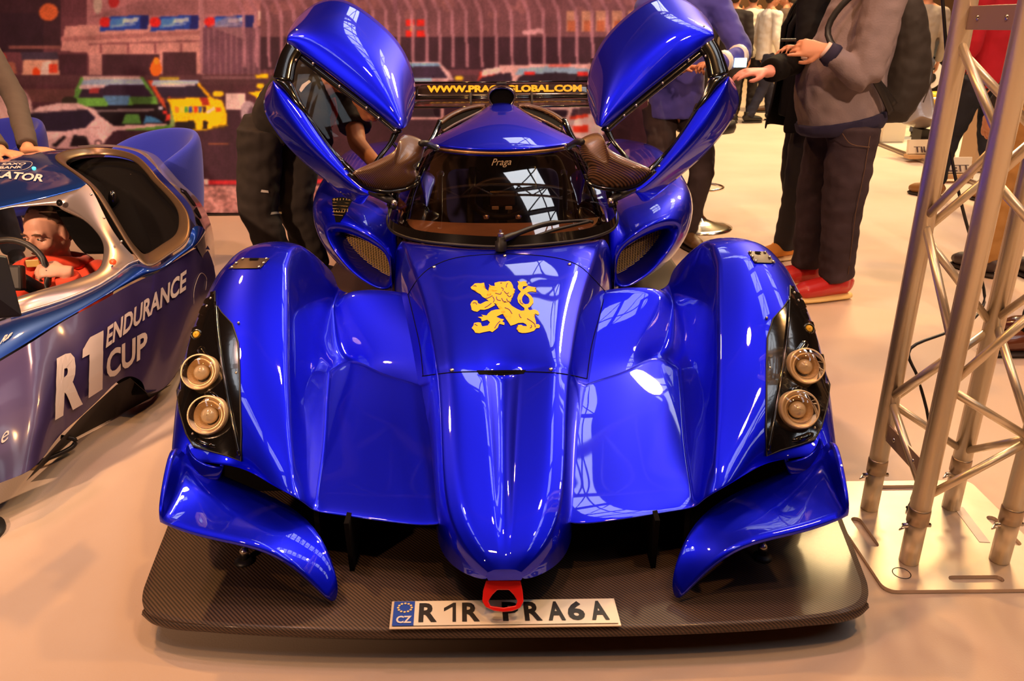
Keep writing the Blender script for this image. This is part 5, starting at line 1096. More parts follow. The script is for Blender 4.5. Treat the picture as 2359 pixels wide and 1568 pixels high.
# ---------------- man in grey sweater with backpack
def sweater_man():
    fw = V(-1, -.12, 0); x, y = 1.635, 3.92
    J = dict(fwd=fw, face=V(-1, -.1, -.35), HL=V(x-.02, y+.10, .88), HR=V(x+.0, y-.11, .88), KL=V(x-.05, y+.12, .47), KR=V(x+.0, y-.11, .48), AL=V(x-.03, y+.14, .085), AR=V(x+.04, y-.07, .085),
             DL=V(-1, -.12, 0), DR=V(-1, -.25, 0), SL=V(x+.02, y+.19, 1.455), SR=V(x+.01, y-.20, 1.455), EL=V(x-.02, y+.22, 1.12), ER=V(x-.055, y-.265, 1.10), WL=V(x-.27, y-.06, 1.215), WR=V(x-.235, y-.22, 1.225), N=V(x-.02, y, 1.58), H=V(x-.07, y, 1.72))
    tr = [(V(x-.02,y,.89),.19,.20), (V(x-.035,y,.95),.195,.205), (V(x-.05,y,1.04),.195,.215), (V(x-.045,y,1.14),.195,.205), (V(x-.01,y,1.26),.195,.175), (V(x+.01,y,1.40),.20,.15), (V(x,y,1.51),.15,.105), (V(x-.01,y,1.57),.07,.065)]
    GR = pm('grey_wool_knit', (.24,.19,.20), .95, bump=.35, bs=140, spec=.15, var=.1, vs=4); DEN = pm('dark_denim', (.045,.030,.038), .9, bump=.25, bs=180, var=.35, vs=5, spec=.2)
    t, b = person('man in grey knitted sweater and dark jeans holding a phone right of the raised door', (x, y), J, GR, DEN, pm('red_leather', (.48,.02,.02), .35, 0, .25), tr=tr, hands={'L': (V(-1,-.15,.16), V(.1,.3,1), 1, .95, 1.0), 'R': (V(-1,.12,.10), V(-.1,-.9,.35), -1, .85, 1.05, .1, True)}, bot_r=(.122,.095,.086), arm_r=(.092,.072,.046), hem=.035, solez=.036, sole=pm('cream_sole', (.80,.58,.22), .5), wr=.006, hair=pm('brown_hair', (.08,.04,.02), .8), shoesc=1.2, vox=.009)
    NV = pm('navy_rib', (.018,.014,.045), .9, bump=.3, bs=90)
    v, f = fuse([tubegeo([V(x-.018,y,.845), V(x-.022,y,.875), V(x-.03,y,.915)], [.186,.202,.202], 28, ref=fw, r2=[.188,.212,.214])], .008, 2, .003, 12); mesh('waistband', v, f, NV, t)
    for s in 'LR':
        e, w = J['E'+s], J['W'+s]; d = (w-e).normalized(); tube('cuff', [e.lerp(w,.74), e.lerp(w,.80), e.lerp(w,.95)], [.050,.053,.044], NV, t, n=18); tube('shirt_cuff', [e.lerp(w,.93), e.lerp(w,1.01)], [.040,.037], pm('pale_pink_cotton', (.78,.55,.48), .8), t, n=18)
    for s_, xx in ((-1, x+.0), (1, x)):   # jeans stitching
        tube('pocket_seam', spline([V(xx-.10,y-.222,.86), V(xx-.06,y-.236,.815), V(xx+.02,y-.236,.80), V(xx+.03,y-.232,.80)], 12), .0018, pm('ochre_thread', (.12,.06,.03), .8), t, n=5); break
    tube('side_seam', [V(x+.03,y-.222,.86), V(x+.03,y-.222,.70), V(x+.02,y-.220,.48), V(x+.06,y-.155,.16)], .0016, MATS['ochre_thread'], t, n=5)
    ph = box('mobile_phone', q(1816, 92, y-.13), (.075, .010, .012), BLACK, None, rz=.1, origin=q(1816, 92, y-.13)[:]); tag(ph, 'black mobile phone held in the hands of the man in the grey sweater', 'phone')
    x -= .055
    # backpack
    BP = pm('black_nylon', (.022,.016,.013), .75, bump=.3, bs=30, var=.2, vs=6)
    bp = thing('backpack', 'black fabric backpack on the back of the man in the grey sweater', 'backpack', (x+.28, y, .85))
    g = [tubegeo([V(x+.20,y,.92), V(x+.24,y,.94), V(x+.28,y,1.05), V(x+.275,y,1.20), V(x+.24,y,1.36), V(x+.20,y,1.47), V(x+.17,y,1.50)], [.10,.145,.155,.15,.14,.11,.06], 20, ref=V(1,0,0), r2=[.05,.105,.125,.115,.10,.08,.04]),
         tubegeo([V(x+.33,y,.93), V(x+.345,y,1.05), V(x+.335,y,1.20), V(x+.31,y,1.26)], [.07,.125,.125,.08], 16, ref=V(1,0,0), r2=[.035,.06,.05,.03])]
    v, f = fuse(g, .009, 4, .006, 14); mesh('bag', v, f, BP, bp)
    tube('shoulder_strap', spline([V(x+.19,y-.12,1.46), V(x+.08,y-.17,1.50), V(x-.07,y-.155,1.44), V(x-.145,y-.14,1.30), V(x-.06,y-.195,1.17), V(x+.07,y-.205,1.10), V(x+.20,y-.17,.98)], 30), .015, BLACK, bp, n=8, r2=.005, ref=V(0,-1,0))
    tube('bottom_strap', spline([V(x+.06,y-.232,1.10), V(x+.12,y-.21,1.03), V(x+.19,y-.17,.945)], 10), .016, BLACK, bp, n=8, r2=.005, ref=V(0,-1,0))
    tube('zip', spline([V(x+.385,y-.06,.98), V(x+.40,y-.07,1.10), V(x+.36,y-.07,1.24)], 12), .003, pm('zip_grey', (.1,.08,.07), .4), bp, n=5)
    return t
sweater_man()
# ---------------- man in black coat resting a hand on the raised door
def coat_man():
    x, y = 1.69, 4.62; fw = V(-1, -.25, 0)
    J = dict(fwd=fw, face=V(-1,-.4,-.2), HL=V(x+.03,y+.10,.90), HR=V(x,y-.10,.90), KL=V(x+.02,y+.12,.48), KR=V(x-.03,y-.10,.50), AL=V(x+.12,y+.10,.08), AR=V(x-.035,y-.04,.08), DL=V(-1,-.1,0), DR=V(-1,-.35,0),
             SL=V(x+.05,y+.18,1.40), SR=V(x-.01,y-.19,1.40), EL=V(x+.12,y+.26,1.12), ER=V(x-.06,y-.50,1.19), WL=V(x+.0,y+.24,.90), WR=q(1766,166,3.72), N=V(x-.01,y,1.50), H=V(x-.07,y,1.66))
    tr = [(V(x,y,.84),.17,.14), (V(x,y,.95),.17,.14), (V(x,y,1.1),.165,.135), (V(x,y,1.25),.185,.14), (V(x,y,1.38),.19,.125), (V(x,y,1.46),.13,.09), (V(x,y,1.50),.065,.06)]
    J['SR'] = V(1.54,4.28,1.42); J['ER'] = q(1864, 128, 4.05); CO = pm('black_wool_coat', (.006,.005,.005), .9, bump=.15, bs=60, spec=.15)
    t, b = person('man in long black coat and black trousers resting one hand on the raised door', (x, y), J, CO, pm('black_cotton', (.014,.010,.010), .9, bump=.3, bs=30), pm('tan_suede', (.62,.24,.03), .8), tr=tr, hands={'R': (V(-1,-.12,.02), V(-.1,-.25,1), -1, .45, 1.05), 'L': (V(0,-.1,-1), V(.2,1,0), 1, .4)}, sole=pm('pale_gum_sole', (.80,.62,.34), .6), arm_r=(.085,.072,.055), bot_r=(.10,.078,.070), topname='jumper', hair=pm('black_hair', (.02,.012,.01), .8), skin=SKINP, hem=.0)
    rows = []
    for z, a, b_ in ((1.47,.11,.08),(1.42,.19,.12),(1.30,.205,.155),(1.10,.20,.16),(.92,.215,.175),(.84,.225,.19),(.76,.235,.20)):
        r = []
        for k in range(25):
            an = math.radians(-160 + 320*k/24); s = V(0,1,0); r.append(V(x,y,z) - fw.normalized()*math.cos(an)*b_ + Vector((fw.y, -fw.x, 0)).normalized()*math.sin(an)*a*1.0 + V(0,0,.02*math.cos(an*3)*(1.4-z)))
        rows.append(r)
    grid('coat', rows, CO, t, sub=2, thick=.01)
    for s in (1, -1): tube('lapel', [V(x-.09,y+s*.06,1.46), V(x-.16,y+s*.06,1.32), V(x-.17,y+s*.03,1.12)], [.02,.045,.01], CO, t, n=8, r2=.008, ref=V(-1,0,0))
    return t
coat_man()
# ---------------- mechanic in black leaning into the cockpit
def mechanic():
    hp = V(-1.17, 4.12, .86); fw = V(.8, -.55, -.2)
    J = dict(fwd=V(.35,-.5,-1), face=V(.35,-.55,-.75), hup=V(.75,-.45,.5), HL=hp + V(.08,.10,0), HR=hp + V(-.08,-.09,0), KL=V(-1.16,4.16,.47), KR=V(-1.30,3.98,.47), AL=V(-1.10,4.22,.09), AR=V(-1.20,3.98,.09), DL=V(1,-.3,0), DR=V(1,-.5,0),
             SL=V(-.78,3.98,1.06), SR=V(-.90,3.62,1.04), EL=V(-.72,3.76,.83), ER=V(-.82,3.40,.80), WL=V(-.56,3.48,.74), WR=V(-.535,3.16,.72), N=V(-.71,3.72,1.10), H=V(-.60,3.61,1.06))
    tr = [(hp + V(0,0,-.02),.17,.13), (hp + V(.04,-.03,.06),.175,.14), (V(-1.04,4.00,1.0),.175,.14), (V(-.95,3.90,1.07),.185,.14), (V(-.87,3.82,1.11),.185,.12), (V(-.80,3.77,1.12),.11,.085)]
    BK = pm('black_work_cotton', (.022,.016,.013), .9, bump=.25, bs=40, var=.2, vs=5)
    t, b = person('mechanic in black T-shirt and work trousers leaning in behind the left raised door', (hp.x, hp.y), J, BK, pm('black_work_trousers', (.020,.014,.011), .9, bump=.3, bs=30), BLACK, tr=tr, sleeve=.72, arm_r=(.082,.068,.04), hands={'L': (V(.6,-.75,-.25), V(.2,.1,1), 1, .6), 'R': (V(.75,-.45,-.25), V(.2,.2,1), -1, .55)}, bot_r=(.118,.098,.085), topname='t_shirt', hair=pm('dark_blond_hair', (.22,.11,.04), .8), wr=.006)
    tube('lanyard', spline([V(-.80,3.68,1.04), V(-.79,3.66,.98), V(-.82,3.66,.92)], 10), .014, pm('red_ribbon', (.75,.02,.015), .6), t, n=8, r2=.003, ref=V(0,-1,0))
    Bt = bvh(bpy.data.objects[[c.name for c in t.children if c.name.startswith('trousers')][0]])
    for quad in (((600,442),(618,444),(617,438),(602,436)), ((622,494),(650,492),(650,487),(624,488))):
        decal('pocket_tag', Bt, [list(quad)], WHITE, t, .004, 6)
    Bs = bvh(bpy.data.objects[[c.name for c in t.children if c.name.startswith('t_shirt')][0]])
    decal('sleeve_print', Bs, [[(690,208),(696,196),(712,186),(716,190),(704,200),(694,214)]], WHITE, t, .004, 6)
mechanic()
# ---------------- man in blue long-sleeved shirt behind the right door, half sitting on a bar stool
def blue_man():
    x, y = 1.02, 5.0; fw = V(.25,-1,0)
    J = dict(fwd=fw, face=V(.2,-1,-.35), HL=V(x+.10,y,.86), HR=V(x-.10,y+.02,.86), KL=V(x+.17,y-.13,.50), KR=V(x-.06,y-.10,.48), AL=V(x+.10,y-.10,.10), AR=V(x-.06,y+.05,.10), DL=V(.3,-1,0), DR=V(-.2,-1,0),
             SL=V(x+.22,y,1.42), SR=V(x-.20,y,1.42), EL=V(x+.33,y-.20,1.17), ER=V(x-.22,y-.10,1.14), WL=V(x+.12,y-.38,1.12), WR=V(x-.02,y-.30,1.10), N=V(x,y,1.52), H=V(x+.0,y-.04,1.66))
    tr = [(V(x,y,.80),.175,.13), (V(x,y,.95),.175,.135), (V(x,y,1.1),.17,.13), (V(x,y,1.28),.19,.13), (V(x,y,1.40),.19,.115), (V(x,y,1.47),.13,.09), (V(x,y,1.51),.065,.06)]
    SH = pm('violet_blue_jersey', (.055,.05,.36), .85, bump=.2, bs=40, sheen=.2)
    t, b = person('man in violet blue long-sleeved team shirt standing behind the right raised door', (x, y), J, SH, pm('dark_brown_trousers', (.028,.016,.018), .9, bump=.25, bs=30), pm('brown_leather', (.12,.06,.02), .5), tr=tr, hands={'L': (V(-.8,-.5,.1), V(0,.2,1), -1, .8), 'R': (V(.6,-.7,.1), V(0,.2,1), 1, .7)}, arm_r=(.078,.062,.05), topname='shirt', hair=pm('black_hair', (.02,.012,.01), .8), wr=.006)
    e, w = J['EL'], J['WL']; tube('sleeve_stripe', [e.lerp(w,.12), e.lerp(w,.22)], [.064,.063], WHITE, t, n=16); tube('sleeve_stripe', [e.lerp(w,.62), e.lerp(w,.74)], [.060,.057], WHITE, t, n=16)
    tag(box('camera_phone', V(x+.28,y-.34,1.13), (.07,.02,.05), pm('bright_screen', (.3,.5,.6), .2, emit=(.6,.8,.9), es=1.2), None, origin=(x+.28,y-.34,1.13)), 'small device with a bright screen beside the hand of the man in blue', 'phone')
    st = thing('bar_stool', 'chrome bar stool with round base behind the right side pod', 'stool', (1.32, 5.42, 0))
    lathe('base', [(.24,0),(.24,.008),(.20,.018),(.12,.035),(.06,.06),(.035,.09),(.03,.12)], (1.32,5.42,0), CHROME, st, 40)
    lathe('column', [(.03,.1),(.03,.35),(.022,.35),(.022,.66)], (1.32,5.42,0), CHROME, st, 24); lathe('seat', [(.001,.66),(.19,.66),(.20,.69),(.19,.73),(.001,.74)], (1.32,5.42,0), BLACK, st, 32)
    tube('foot_ring', [V(1.32+.13*math.cos(a), 5.42+.13*math.sin(a)-.08, .30) for a in [2*PI*k/28 for k in range(28)]], .009, CHROME, st, n=8, closed=True)
blue_man()
# ---------------- boy driving the simulator
def boy():
    H = q(108, 534, 3.22); x, y, z = H; sc = 1.0
    J = dict(fwd=V(-.15,-1,.3), face=V(-.22,-1,-.18), SL=V(x+.165,y+.03,z-.21), SR=V(x-.165,y+.06,z-.21), EL=V(x+.17,y-.16,z-.36), ER=V(x-.20,y-.14,z-.36), WL=q(150,624,2.98), WR=V(x-.20,y-.36,z-.26), N=V(x+.0,y+.03,z-.13), H=H, HL=V(x+.09,y-.02,.17), HR=V(x-.09,y-.02,.17), KL=V(x+.12,y-.45,.30), KR=V(x-.12,y-.45,.30), AL=V(x+.1,y-.85,.16), AR=V(x-.1,y-.85,.16), DL=V(0,-1,0), DR=V(0,-1,0), upright=False)
    tr = [(V(x,y+.02,z-.62+.3),.15,.12), (V(x,y+.03,z-.34),.16,.12), (V(x,y+.04,z-.26),.17,.115), (V(x,y+.04,z-.20),.13,.10), (V(x,y+.03,z-.15),.075,.075)]
    OR = pm('orange_red_fleece', (.85,.07,.025), .9, bump=.2, bs=70, sheen=.2)
    t, b = person('boy in orange-red hooded sweatshirt driving the simulator', (x, y), J, OR, pm('dark_joggers', (.02,.02,.03), .9), None, tr=tr, hands={'L': (V(-.9,-.25,.12), V(.1,-.6,.8), 1, 1.0, .92), 'R': (V(.3,-.5,.8), V(-1,-.2,0), 1, .9, .92)}, arm_r=(.072,.060,.045), topname='hooded_sweatshirt', hair=pm('short_brown_hair', (.10,.05,.03), .8), skin=pm('boy_skin', (.66,.34,.24), .5), wr=.005, headsc=sc, vox=.008)
    hd = [V(x + .115*math.cos(a), y + .02 + .09*math.sin(a), z - .125 - .03*math.sin(a) - .02*abs(math.cos(a))) for a in [2*PI*k/20 for k in range(20)]]
    v, f = fuse([tubegeo(hd, [.032 + .012*math.sin(2*PI*k/20) for k in range(20)], 10, closed=True)], .008, 3, .005, 14); mesh('hood', v, f, OR, t)
    Bs = bvh(bpy.data.objects[[c.name for c in t.children if c.name.startswith('hooded')][0]])
    textfit('D', pxmap(Bs, (146,612),(162,608),(162,590),(146,594), .004), pm('navy_print', (.06,.03,.12), .7), 'chest_print', t, bold=.03)
    textfit('N', pxmap(Bs, (164,606),(180,600),(180,584),(164,588), .004), MATS['navy_print'], 'chest_print', t, bold=.03)
boy()
# ---------------- person behind the simulator resting both hands on its roof
def leaner():
    x, y = -3.12, 4.55
    J = dict(fwd=V(.7,-1,0), face=V(.6,-1,-.4), HL=V(x+.07,y+.06,.88), HR=V(x-.07,y-.06,.88), KL=V(x+.08,y+.05,.47), KR=V(x-.08,y-.05,.47), AL=V(x+.08,y+.1,.08), AR=V(x-.08,y,.08), DL=V(.7,-1,0), DR=V(.7,-1,0),
             SL=V(x+.27,y-.02,1.28), SR=V(x+.02,y-.26,1.28), EL=V(x+.50,y-.22,1.0), ER=V(x+.38,y-.48,.99), WL=q(66,346,3.95), WR=q(6,352,3.82), N=V(x+.12,y-.12,1.42), H=V(x+.18,y-.18,1.55))
    tr = [(V(x,y,.88),.16,.12), (V(x+.02,y-.02,1.0),.16,.12), (V(x+.06,y-.05,1.15),.17,.12), (V(x+.10,y-.09,1.29),.18,.115), (V(x+.12,y-.11,1.37),.12,.09)]
    person('person in dark grey pullover resting both hands on the simulator roof', (x, y), J, pm('dark_grey_pullover', (.10,.075,.06), .95, bump=.2, bs=60), pm('dark_joggers', (.02,.02,.03), .9), BLACK, tr=tr, hands={'L': (V(1,-.25,.05), V(0,.1,1), -1, .55, 1.1), 'R': (V(1,-.5,.0), V(0,.1,1), 1, .5, 1.1)}, hair=pm('brown_hair', (.08,.04,.02), .8), skin=pm('orange_lit_skin', (.70,.33,.17), .5), arm_r=(.07,.055,.048))
leaner()
# ================================================================== aluminium lighting truss on its base plate
def truss():
    t = thing('truss_tower', 'square aluminium truss tower right of the car, upright on its base plate', 'truss', (1.17, 1.825, .012))
    X = (1.047, 1.287); Y = (1.70, 1.945); TOPZ = 3.2
    P = {'FL': (X[0], Y[0]), 'FR': (X[1], Y[0]), 'BL': (X[0], Y[1]), 'BR': (X[1], Y[1])}
    for k, (x, y) in P.items():
        lg = tube('leg', [(x, y, .17), (x, y, TOPZ)], .0255, ALU, t, n=20)
        tube('base_spigot', [(x, y, .013), (x, y, .18)], .0245, ALU, lg, n=20)
        tube('coupler', [(x, y, .135), (x, y, .175), (x, y, .18)], [.027, .027, .0255], pm('truss_cast', (.5,.38,.26), .4, .8), lg, n=20)
        tube('pin', [(x-.036, y, .125), (x+.036, y, .125)], .006, STEEL, lg, n=8)
        tube('clip', [(x-.036, y, .125), (x-.048, y-.01, .118), (x-.04, y-.018, .13)], .0022, STEEL, lg, n=6)
        for z in (1.42, 1.47): tube('coupler', [(x, y, z), (x, y, z+.02)], .027, MATS['truss_cast'], lg, n=20)
    def zig(a, b, zs, nm='brace'):
        a, b = P[a], P[b]; s = 0
        for i in range(len(zs)-1):
            p, q = (a, b) if i % 2 == 0 else (b, a); tube(nm, [(*p, zs[i]), (*q, zs[i+1])], .0105, ALU, t, n=12)
    zig('BL', 'FL', [1.30,1.10,.875,.61,.372,.22]); zig('BL', 'FL', [2.9,2.6,2.3,2.0,1.75,1.52])
    zig('FR', 'BR', [1.30,1.08,.84,.60,.38,.20]); zig('FR', 'BR', [2.9,2.6,2.3,2.0,1.75,1.52])
    zig('BL', 'BR', [1.28,1.08,.84,.58,.36,.20]); zig('BL', 'BR', [2.9,2.6,2.3,2.0,1.75,1.52])
    zig('FL', 'FR', [.205,.375,.52,.80,1.02,1.28][::1]); zig('FL', 'FR', [2.9,2.6,2.3,2.0,1.75,1.52])
    for z in (.275, 1.345, 1.50):
        for x in X[:1]:
            b = box('flat_bar', (x, 1.8225, z), (.006, .245, .05), pm('flat_bar_alu', (.50,.36,.30), .45, .5), t, bevel=.001)
            for y in (1.77, 1.88): tube('bolt', [(x-.005, y, z), (x+.005, y, z)], .006, STEEL, b, n=8)
    # base plate
    bp = thing('base_plate', 'aluminium truss base plate with hand slots lying on the carpet', 'base plate', (1.17, 1.84, 0))
    x0, x1, y0, y1, r = .935, 1.42, 1.585, 2.09, .03; o = []
    for cx, cy, a0 in ((x1-r,y1-r,0),(x0+r,y1-r,90),(x0+r,y0+r,180),(x1-r,y0+r,270)):
        for k in range(7): a = math.radians(a0 + 15*k); o.append((cx + r*math.cos(a), cy + r*math.sin(a)))
    holes = []
    def slot(cx, cy, L_, W_, ang):
        h = []
        for e, a0 in ((1,-90),(-1,90)):
            for k in range(7):
                a = math.radians(a0 + 30*k); h.append((e*(L_/2 - W_/2) + W_/2*math.cos(a), W_/2*math.sin(a)))
        c, s = math.cos(ang), math.sin(ang); return [(cx + p[0]*c - p[1]*s, cy + p[0]*s + p[1]*c) for p in h]
    holes += [slot(.985,1.83,.14,.03,PI/2), slot(1.185,1.625,.14,.028,0), slot(1.375,1.83,.14,.03,PI/2), slot(1.18,2.05,.14,.03,0)]
    bm = bmesh.new(); es = []
    for lp in [o] + holes:
        v = [bm.verts.new((x, y, .012)) for x, y in lp]; es += [bm.edges.new((v[i], v[(i+1) % len(v)])) for i in range(len(v))]
    bmesh.ops.triangle_fill(bm, edges=es, use_beauty=True); bm.verts.index_update(); vs = [v.co.copy() for v in bm.verts]; fs = [[v.index for v in f.verts] for f in bm.faces]; bm.free()
    for f in fs:
        a, b, c = (vs[i] for i in f)
        if (b-a).cross(c-a).z < 0: f.reverse()
    mesh('plate', vs, fs, pm('plate_alu', (.66,.54,.43), .42, .55, bump=.1, bs=6, var=.12, vs=7), bp, False, thick=.011, off=-1)
    for cx, cy, rr in ((1.005,1.65,.022),(1.36,1.66,.022),(.985,2.035,.02)):
        tube('cut_ring', [(cx + rr*math.cos(a), cy + rr*math.sin(a), .0125) for a in [2*PI*k/24 for k in range(24)]], .0012, BLACK, bp, n=4, closed=True)
    box('paper_label', (1.30, 1.86, .0128), (.028, .17, .001), pm('pale_label', (.8,.68,.6), .6), bp, rz=-.1, bevel=0)
    # cable looping beside the truss
    cb = spline([PY(2168,-40,2.2), PY(2180,120,2.2), PY(2188,330,2.25), PY(2215,470,2.25), PY(2250,600,2.3), PY(2268,690,2.3), PY(2236,740,2.2), PY(2180,766,2.12), PY(2095,806,2.08), PY(2118,880,2.04), PY(2140,1000,2.0), PY(2100,1150,1.96), PZ(2090,1168,.024)], 60)
    tag(tube('power_cable', cb, .0045, BLACK, None, n=8, origin=cb[-1][:]), 'thin black cable hanging down inside the aluminium truss', 'cable')
truss()
# ================================================================== visitors further back and the neighbouring stands
def stander(label, p, ang, top, bot, shoe, h=1.75, hair=None, hs='short', step=.08, arms='down', group=None, tn='jacket', face=True, skin=None, fat=1.0, det=.012):
    x, y = p[0], p[1]; k = h/1.75
    if y > 8: pp = TOPX((x, y, 0)); y = y*.9 if y < 15 else y; x = PY(pp[0] if pp[1] > 100 else pp[0], 90, y).x
    if y > 8 and pp[1] < 200: x = p[0]
    f = V(math.sin(ang), math.cos(ang), 0); r = V(f.y, -f.x, 0)
    P = lambda a, b, z: V(x, y, 0) + r*a*k + f*b*k + V(0,0,z*k)
    J = dict(fwd=f, face=(f + V(0,0,-.12)), HL=P(-.09,0,.90), HR=P(.09,0,.90), KL=P(-.10,step*.6+.02,.48), KR=P(.10,-step*.3+.02,.48), AL=P(-.10,step,.085), AR=P(.10,-step,.085), DL=f - r*.15, DR=f + r*.15,
             SL=P(-.19,0,1.41), SR=P(.19,0,1.41), EL=P(-.25,-.03,1.12), ER=P(.25,-.03,1.12), WL=P(-.24,.10,.88), WR=P(.24,.10,.88), N=P(0,0,1.50), H=P(0,.03,1.645))
    hd = {'L': (V(0,0,-1) + f*.2, -r, 1, .5, k), 'R': (V(0,0,-1) + f*.2, r, -1, .5, k)}
    if arms == 'front': J['WL'], J['WR'] = P(-.08,.28,1.14), P(.08,.28,1.14); hd = {'L': (f + r*.5, V(0,0,1), 1, .8, k), 'R': (f - r*.5, V(0,0,1), -1, .8, k)}
    tr = [(P(0,0,.84),.165*fat,.125*fat), (P(0,0,.96),.165*fat,.13*fat), (P(0,0,1.12),.16*fat,.13*fat), (P(0,0,1.28),.185*fat,.13), (P(0,0,1.40),.19,.115), (P(0,0,1.465),.13,.09), (P(0,0,1.505),.065,.06)]
    return person(label, (x, y), J, top, bot, shoe, group, tr=tr, hands=hd, hair=hair or pm('dark_hair', (.04,.022,.012), .8), hs=hs, topname=tn, vox=det, face=face, skin=skin, shoesc=k*1.05, wr=.006, arm_r=(.07,.058,.046))
cl = lambda n, c: pm(n, c, .9, bump=.2, bs=30, var=.15, vs=5, spec=.2)
BSH = pm('dark_brown_shoe', (.10,.045,.02), .45)
WS_ = cl('white_shirting', (.80,.74,.62)); DK = cl('charcoal_cloth', (.035,.028,.028)); NVJ = cl('navy_jeans', (.03,.03,.05)); KH = cl('khaki_cotton', (.36,.26,.15))
stander('man in white long-sleeved shirt and dark trousers, seen from behind between door and coat', PZ(1727,250,0), .25, WS_, DK, BSH, 1.78, tn='shirt')
stander('man in dark jacket left of the man in the white shirt', PZ(1686,262,0), .5, DK, DK, BLACK, 1.76)
stander('woman with long ginger hair standing far behind beside the raised right door', PY(1655,60,16.5), PI, cl('grey_top', (.22,.17,.14)), DK, BLACK, 1.62, hair=pm('ginger_hair', (.55,.20,.04), .7), hs='long')
stander('man in white polo shirt and dark jeans walking behind the man in the white shirt', PZ(1768,258,0), 1.3, cl('white_polo', (.78,.74,.68)), NVJ, BLACK, 1.76, step=.24, tn='polo_shirt')
m_ = stander('man in brown-grey jacket with yellow shoulder patch and khaki trousers', PZ(1803,238,0), -1.2, cl('brown_grey_cloth', (.15,.10,.08)), KH, BSH, 1.8, arms='front')
tr_ = stander('person in red pullover and dark jeans seen through the truss tower', PZ(2215,462,0), -.4, cl('red_pullover', (.42,.015,.03)), cl('blue_black_jeans', (.022,.024,.035)), pm('tan_laced_shoe', (.25,.11,.03), .5), 1.8, step=.18, tn='pullover')
stander('visitor in grey hooded top beside the yellow car, left of the red pullover', PZ(2122,292,0), .3, cl('light_grey_hood', (.32,.26,.22)), cl('pale_jeans', (.14,.14,.17)), BLACK, 1.76)
stander('person in tan trousers standing behind the truss tower', PZ(2325,640,0), -.2, DK, cl('tan_trousers', (.42,.22,.07)), pm('black_trainer', (.05,.03,.03), .5), 1.78, det=.010)
stander('person in purple jeans and black top outside the right edge behind the truss', PZ(2560,650,0), -1.5, DK, cl('purple_jeans', (.09,.05,.16)), WHITE, 1.72, det=.010)
stander('person in black trousers and brown leather shoes at the right edge nearest the truss', PZ(2400,800,0), -1.35, DK, cl('black_trousers', (.014,.01,.01)), pm('polished_brown_leather', (.12,.035,.015), .22, 0, .5), 1.8, det=.009)
FARC = [((.5,.12,.04),'orange jacket'),((.03,.03,.05),'navy coat'),((.30,.24,.2),'grey pullover'),((.6,.5,.35),'cream jacket'),((.35,.03,.03),'dark red coat'),((.05,.04,.03),'black coat'),((.12,.15,.3),'blue jacket')]
for i, (u, y, w) in enumerate(((1600,19,'leftmost of the far visitors'),(1700,20,'above the man in dark jacket'),(1745,21,'far behind the white shirt'),(1835,17.5,'far behind the khaki trousers'),(1890,20,'far behind the grey sweater'),(2085,18,'far behind the yellow car'),(2290,16,'far behind the red pullover'))):
    c, n = FARC[i]; stander('distant visitor in %s, %s' % (n, w), PY(u, 60, y), (i*1.7) % 6.2, cl('far_'+n.replace(' ', '_'), c), DK, BLACK, 1.68 + .03*(i % 4), group=None, det=.018)
# ---- neighbouring display
PW = pm('white_display_board', (.80,.72,.58), .5); WOOD = pm('pale_wood', (.62,.38,.18), .5)
pf = thing('display_platform', 'low white display platform behind the truss tower carrying seats and signs', 'platform', (4.6, 8.6, 0))
a, b, c = PZ(2005,322,.03), PZ(2120,366,.03), PZ(2350,462,.03); d, e = PZ(2700,420,.03), PZ(2150,262,.03)
mesh('deck', [a, b, c, d, V(9,9.5,.03), V(6,11,.03), V(3.9,9.8,.03)], [(0,1,2,3,4,5,6)], PW, pf, False, thick=.028, off=-1)
tube('edge_trim', [a + V(0,0,.004), b + V(0,0,.004), c + V(0,0,.004)], .012, pm('trim_grey', (.25,.18,.14), .4, .5), pf, n=6)
def sign(label, u0, u1, v0, v1, y, txt, sub):
    p0, p1 = PY(u0, v1, y), PY(u1, v1, y); z0 = .036; hgt = PY(u0, v0, y).z - p1.z; w = p1.x - p0.x
    t = thing('display_sign', label, 'sign', ((p0.x+p1.x)/2, y, z0))
    box('sign_foot', ((p0.x+p1.x)/2, y, z0 + .02), (w, .12, .04), WOOD, t); box('sign_face', ((p0.x+p1.x)/2, y + .02, z0 + .04 + hgt*.45), (w*.97, .05, hgt*.9), PW, t, rx=-.2)
    B0 = V(p0.x + w*.12, y - .02, z0 + .04 + hgt*.15)
    textfit(txt, quadmap(B0, B0 + V(w*.8,0,0), B0 + V(w*.8,.04,hgt*.38), B0 + V(0,.04,hgt*.38), (0,-.02,.0)), pm('sign_ink', (.05,.02,.02), .5), 'sign_lettering', t, bold=.03)
    textfit(sub, quadmap(B0 + V(w*.25,.05,hgt*.5), B0 + V(w*.8,.05,hgt*.5), B0 + V(w*.8,.06,hgt*.62), B0 + V(w*.25,.06,hgt*.62), (0,-.02,.0)), MATS['sign_ink'], 'sign_lettering', t)
sign('white sign lettered TILLETT on a pale wood foot under the grey racing seat', 2094, 2200, 290, 326, 8.1, 'TILLETT', 'RACING SEATS')
sign('white sign lettered TILLETT seen between the truss legs, nearer the camera', 2140, 2242, 328, 368, 7.0, 'TILLETT', 'RACING SEATS')
se = thing('racing_chair', 'grey moulded racing seat shell on a black bracket above the sign', 'seat', (PY(2128,280,8.3).x, 8.3, .036)); sx_, sy_ = se.location.x, 8.3
grid('seat_shell', [[V(sx_ + dx*w, yy, z + .06*abs(dx)) for dx in (-1,-.7,0,.7,1)] for yy, z, w in ((sy_-.25,.42,.17),(sy_-.05,.30,.20),(sy_+.12,.30,.20),(sy_+.25,.48,.21),(sy_+.32,.66,.18),(sy_+.36,.74,.10))], pm('grey_shell', (.22,.17,.16), .3, .2, .5), se, sub=2, thick=.015)
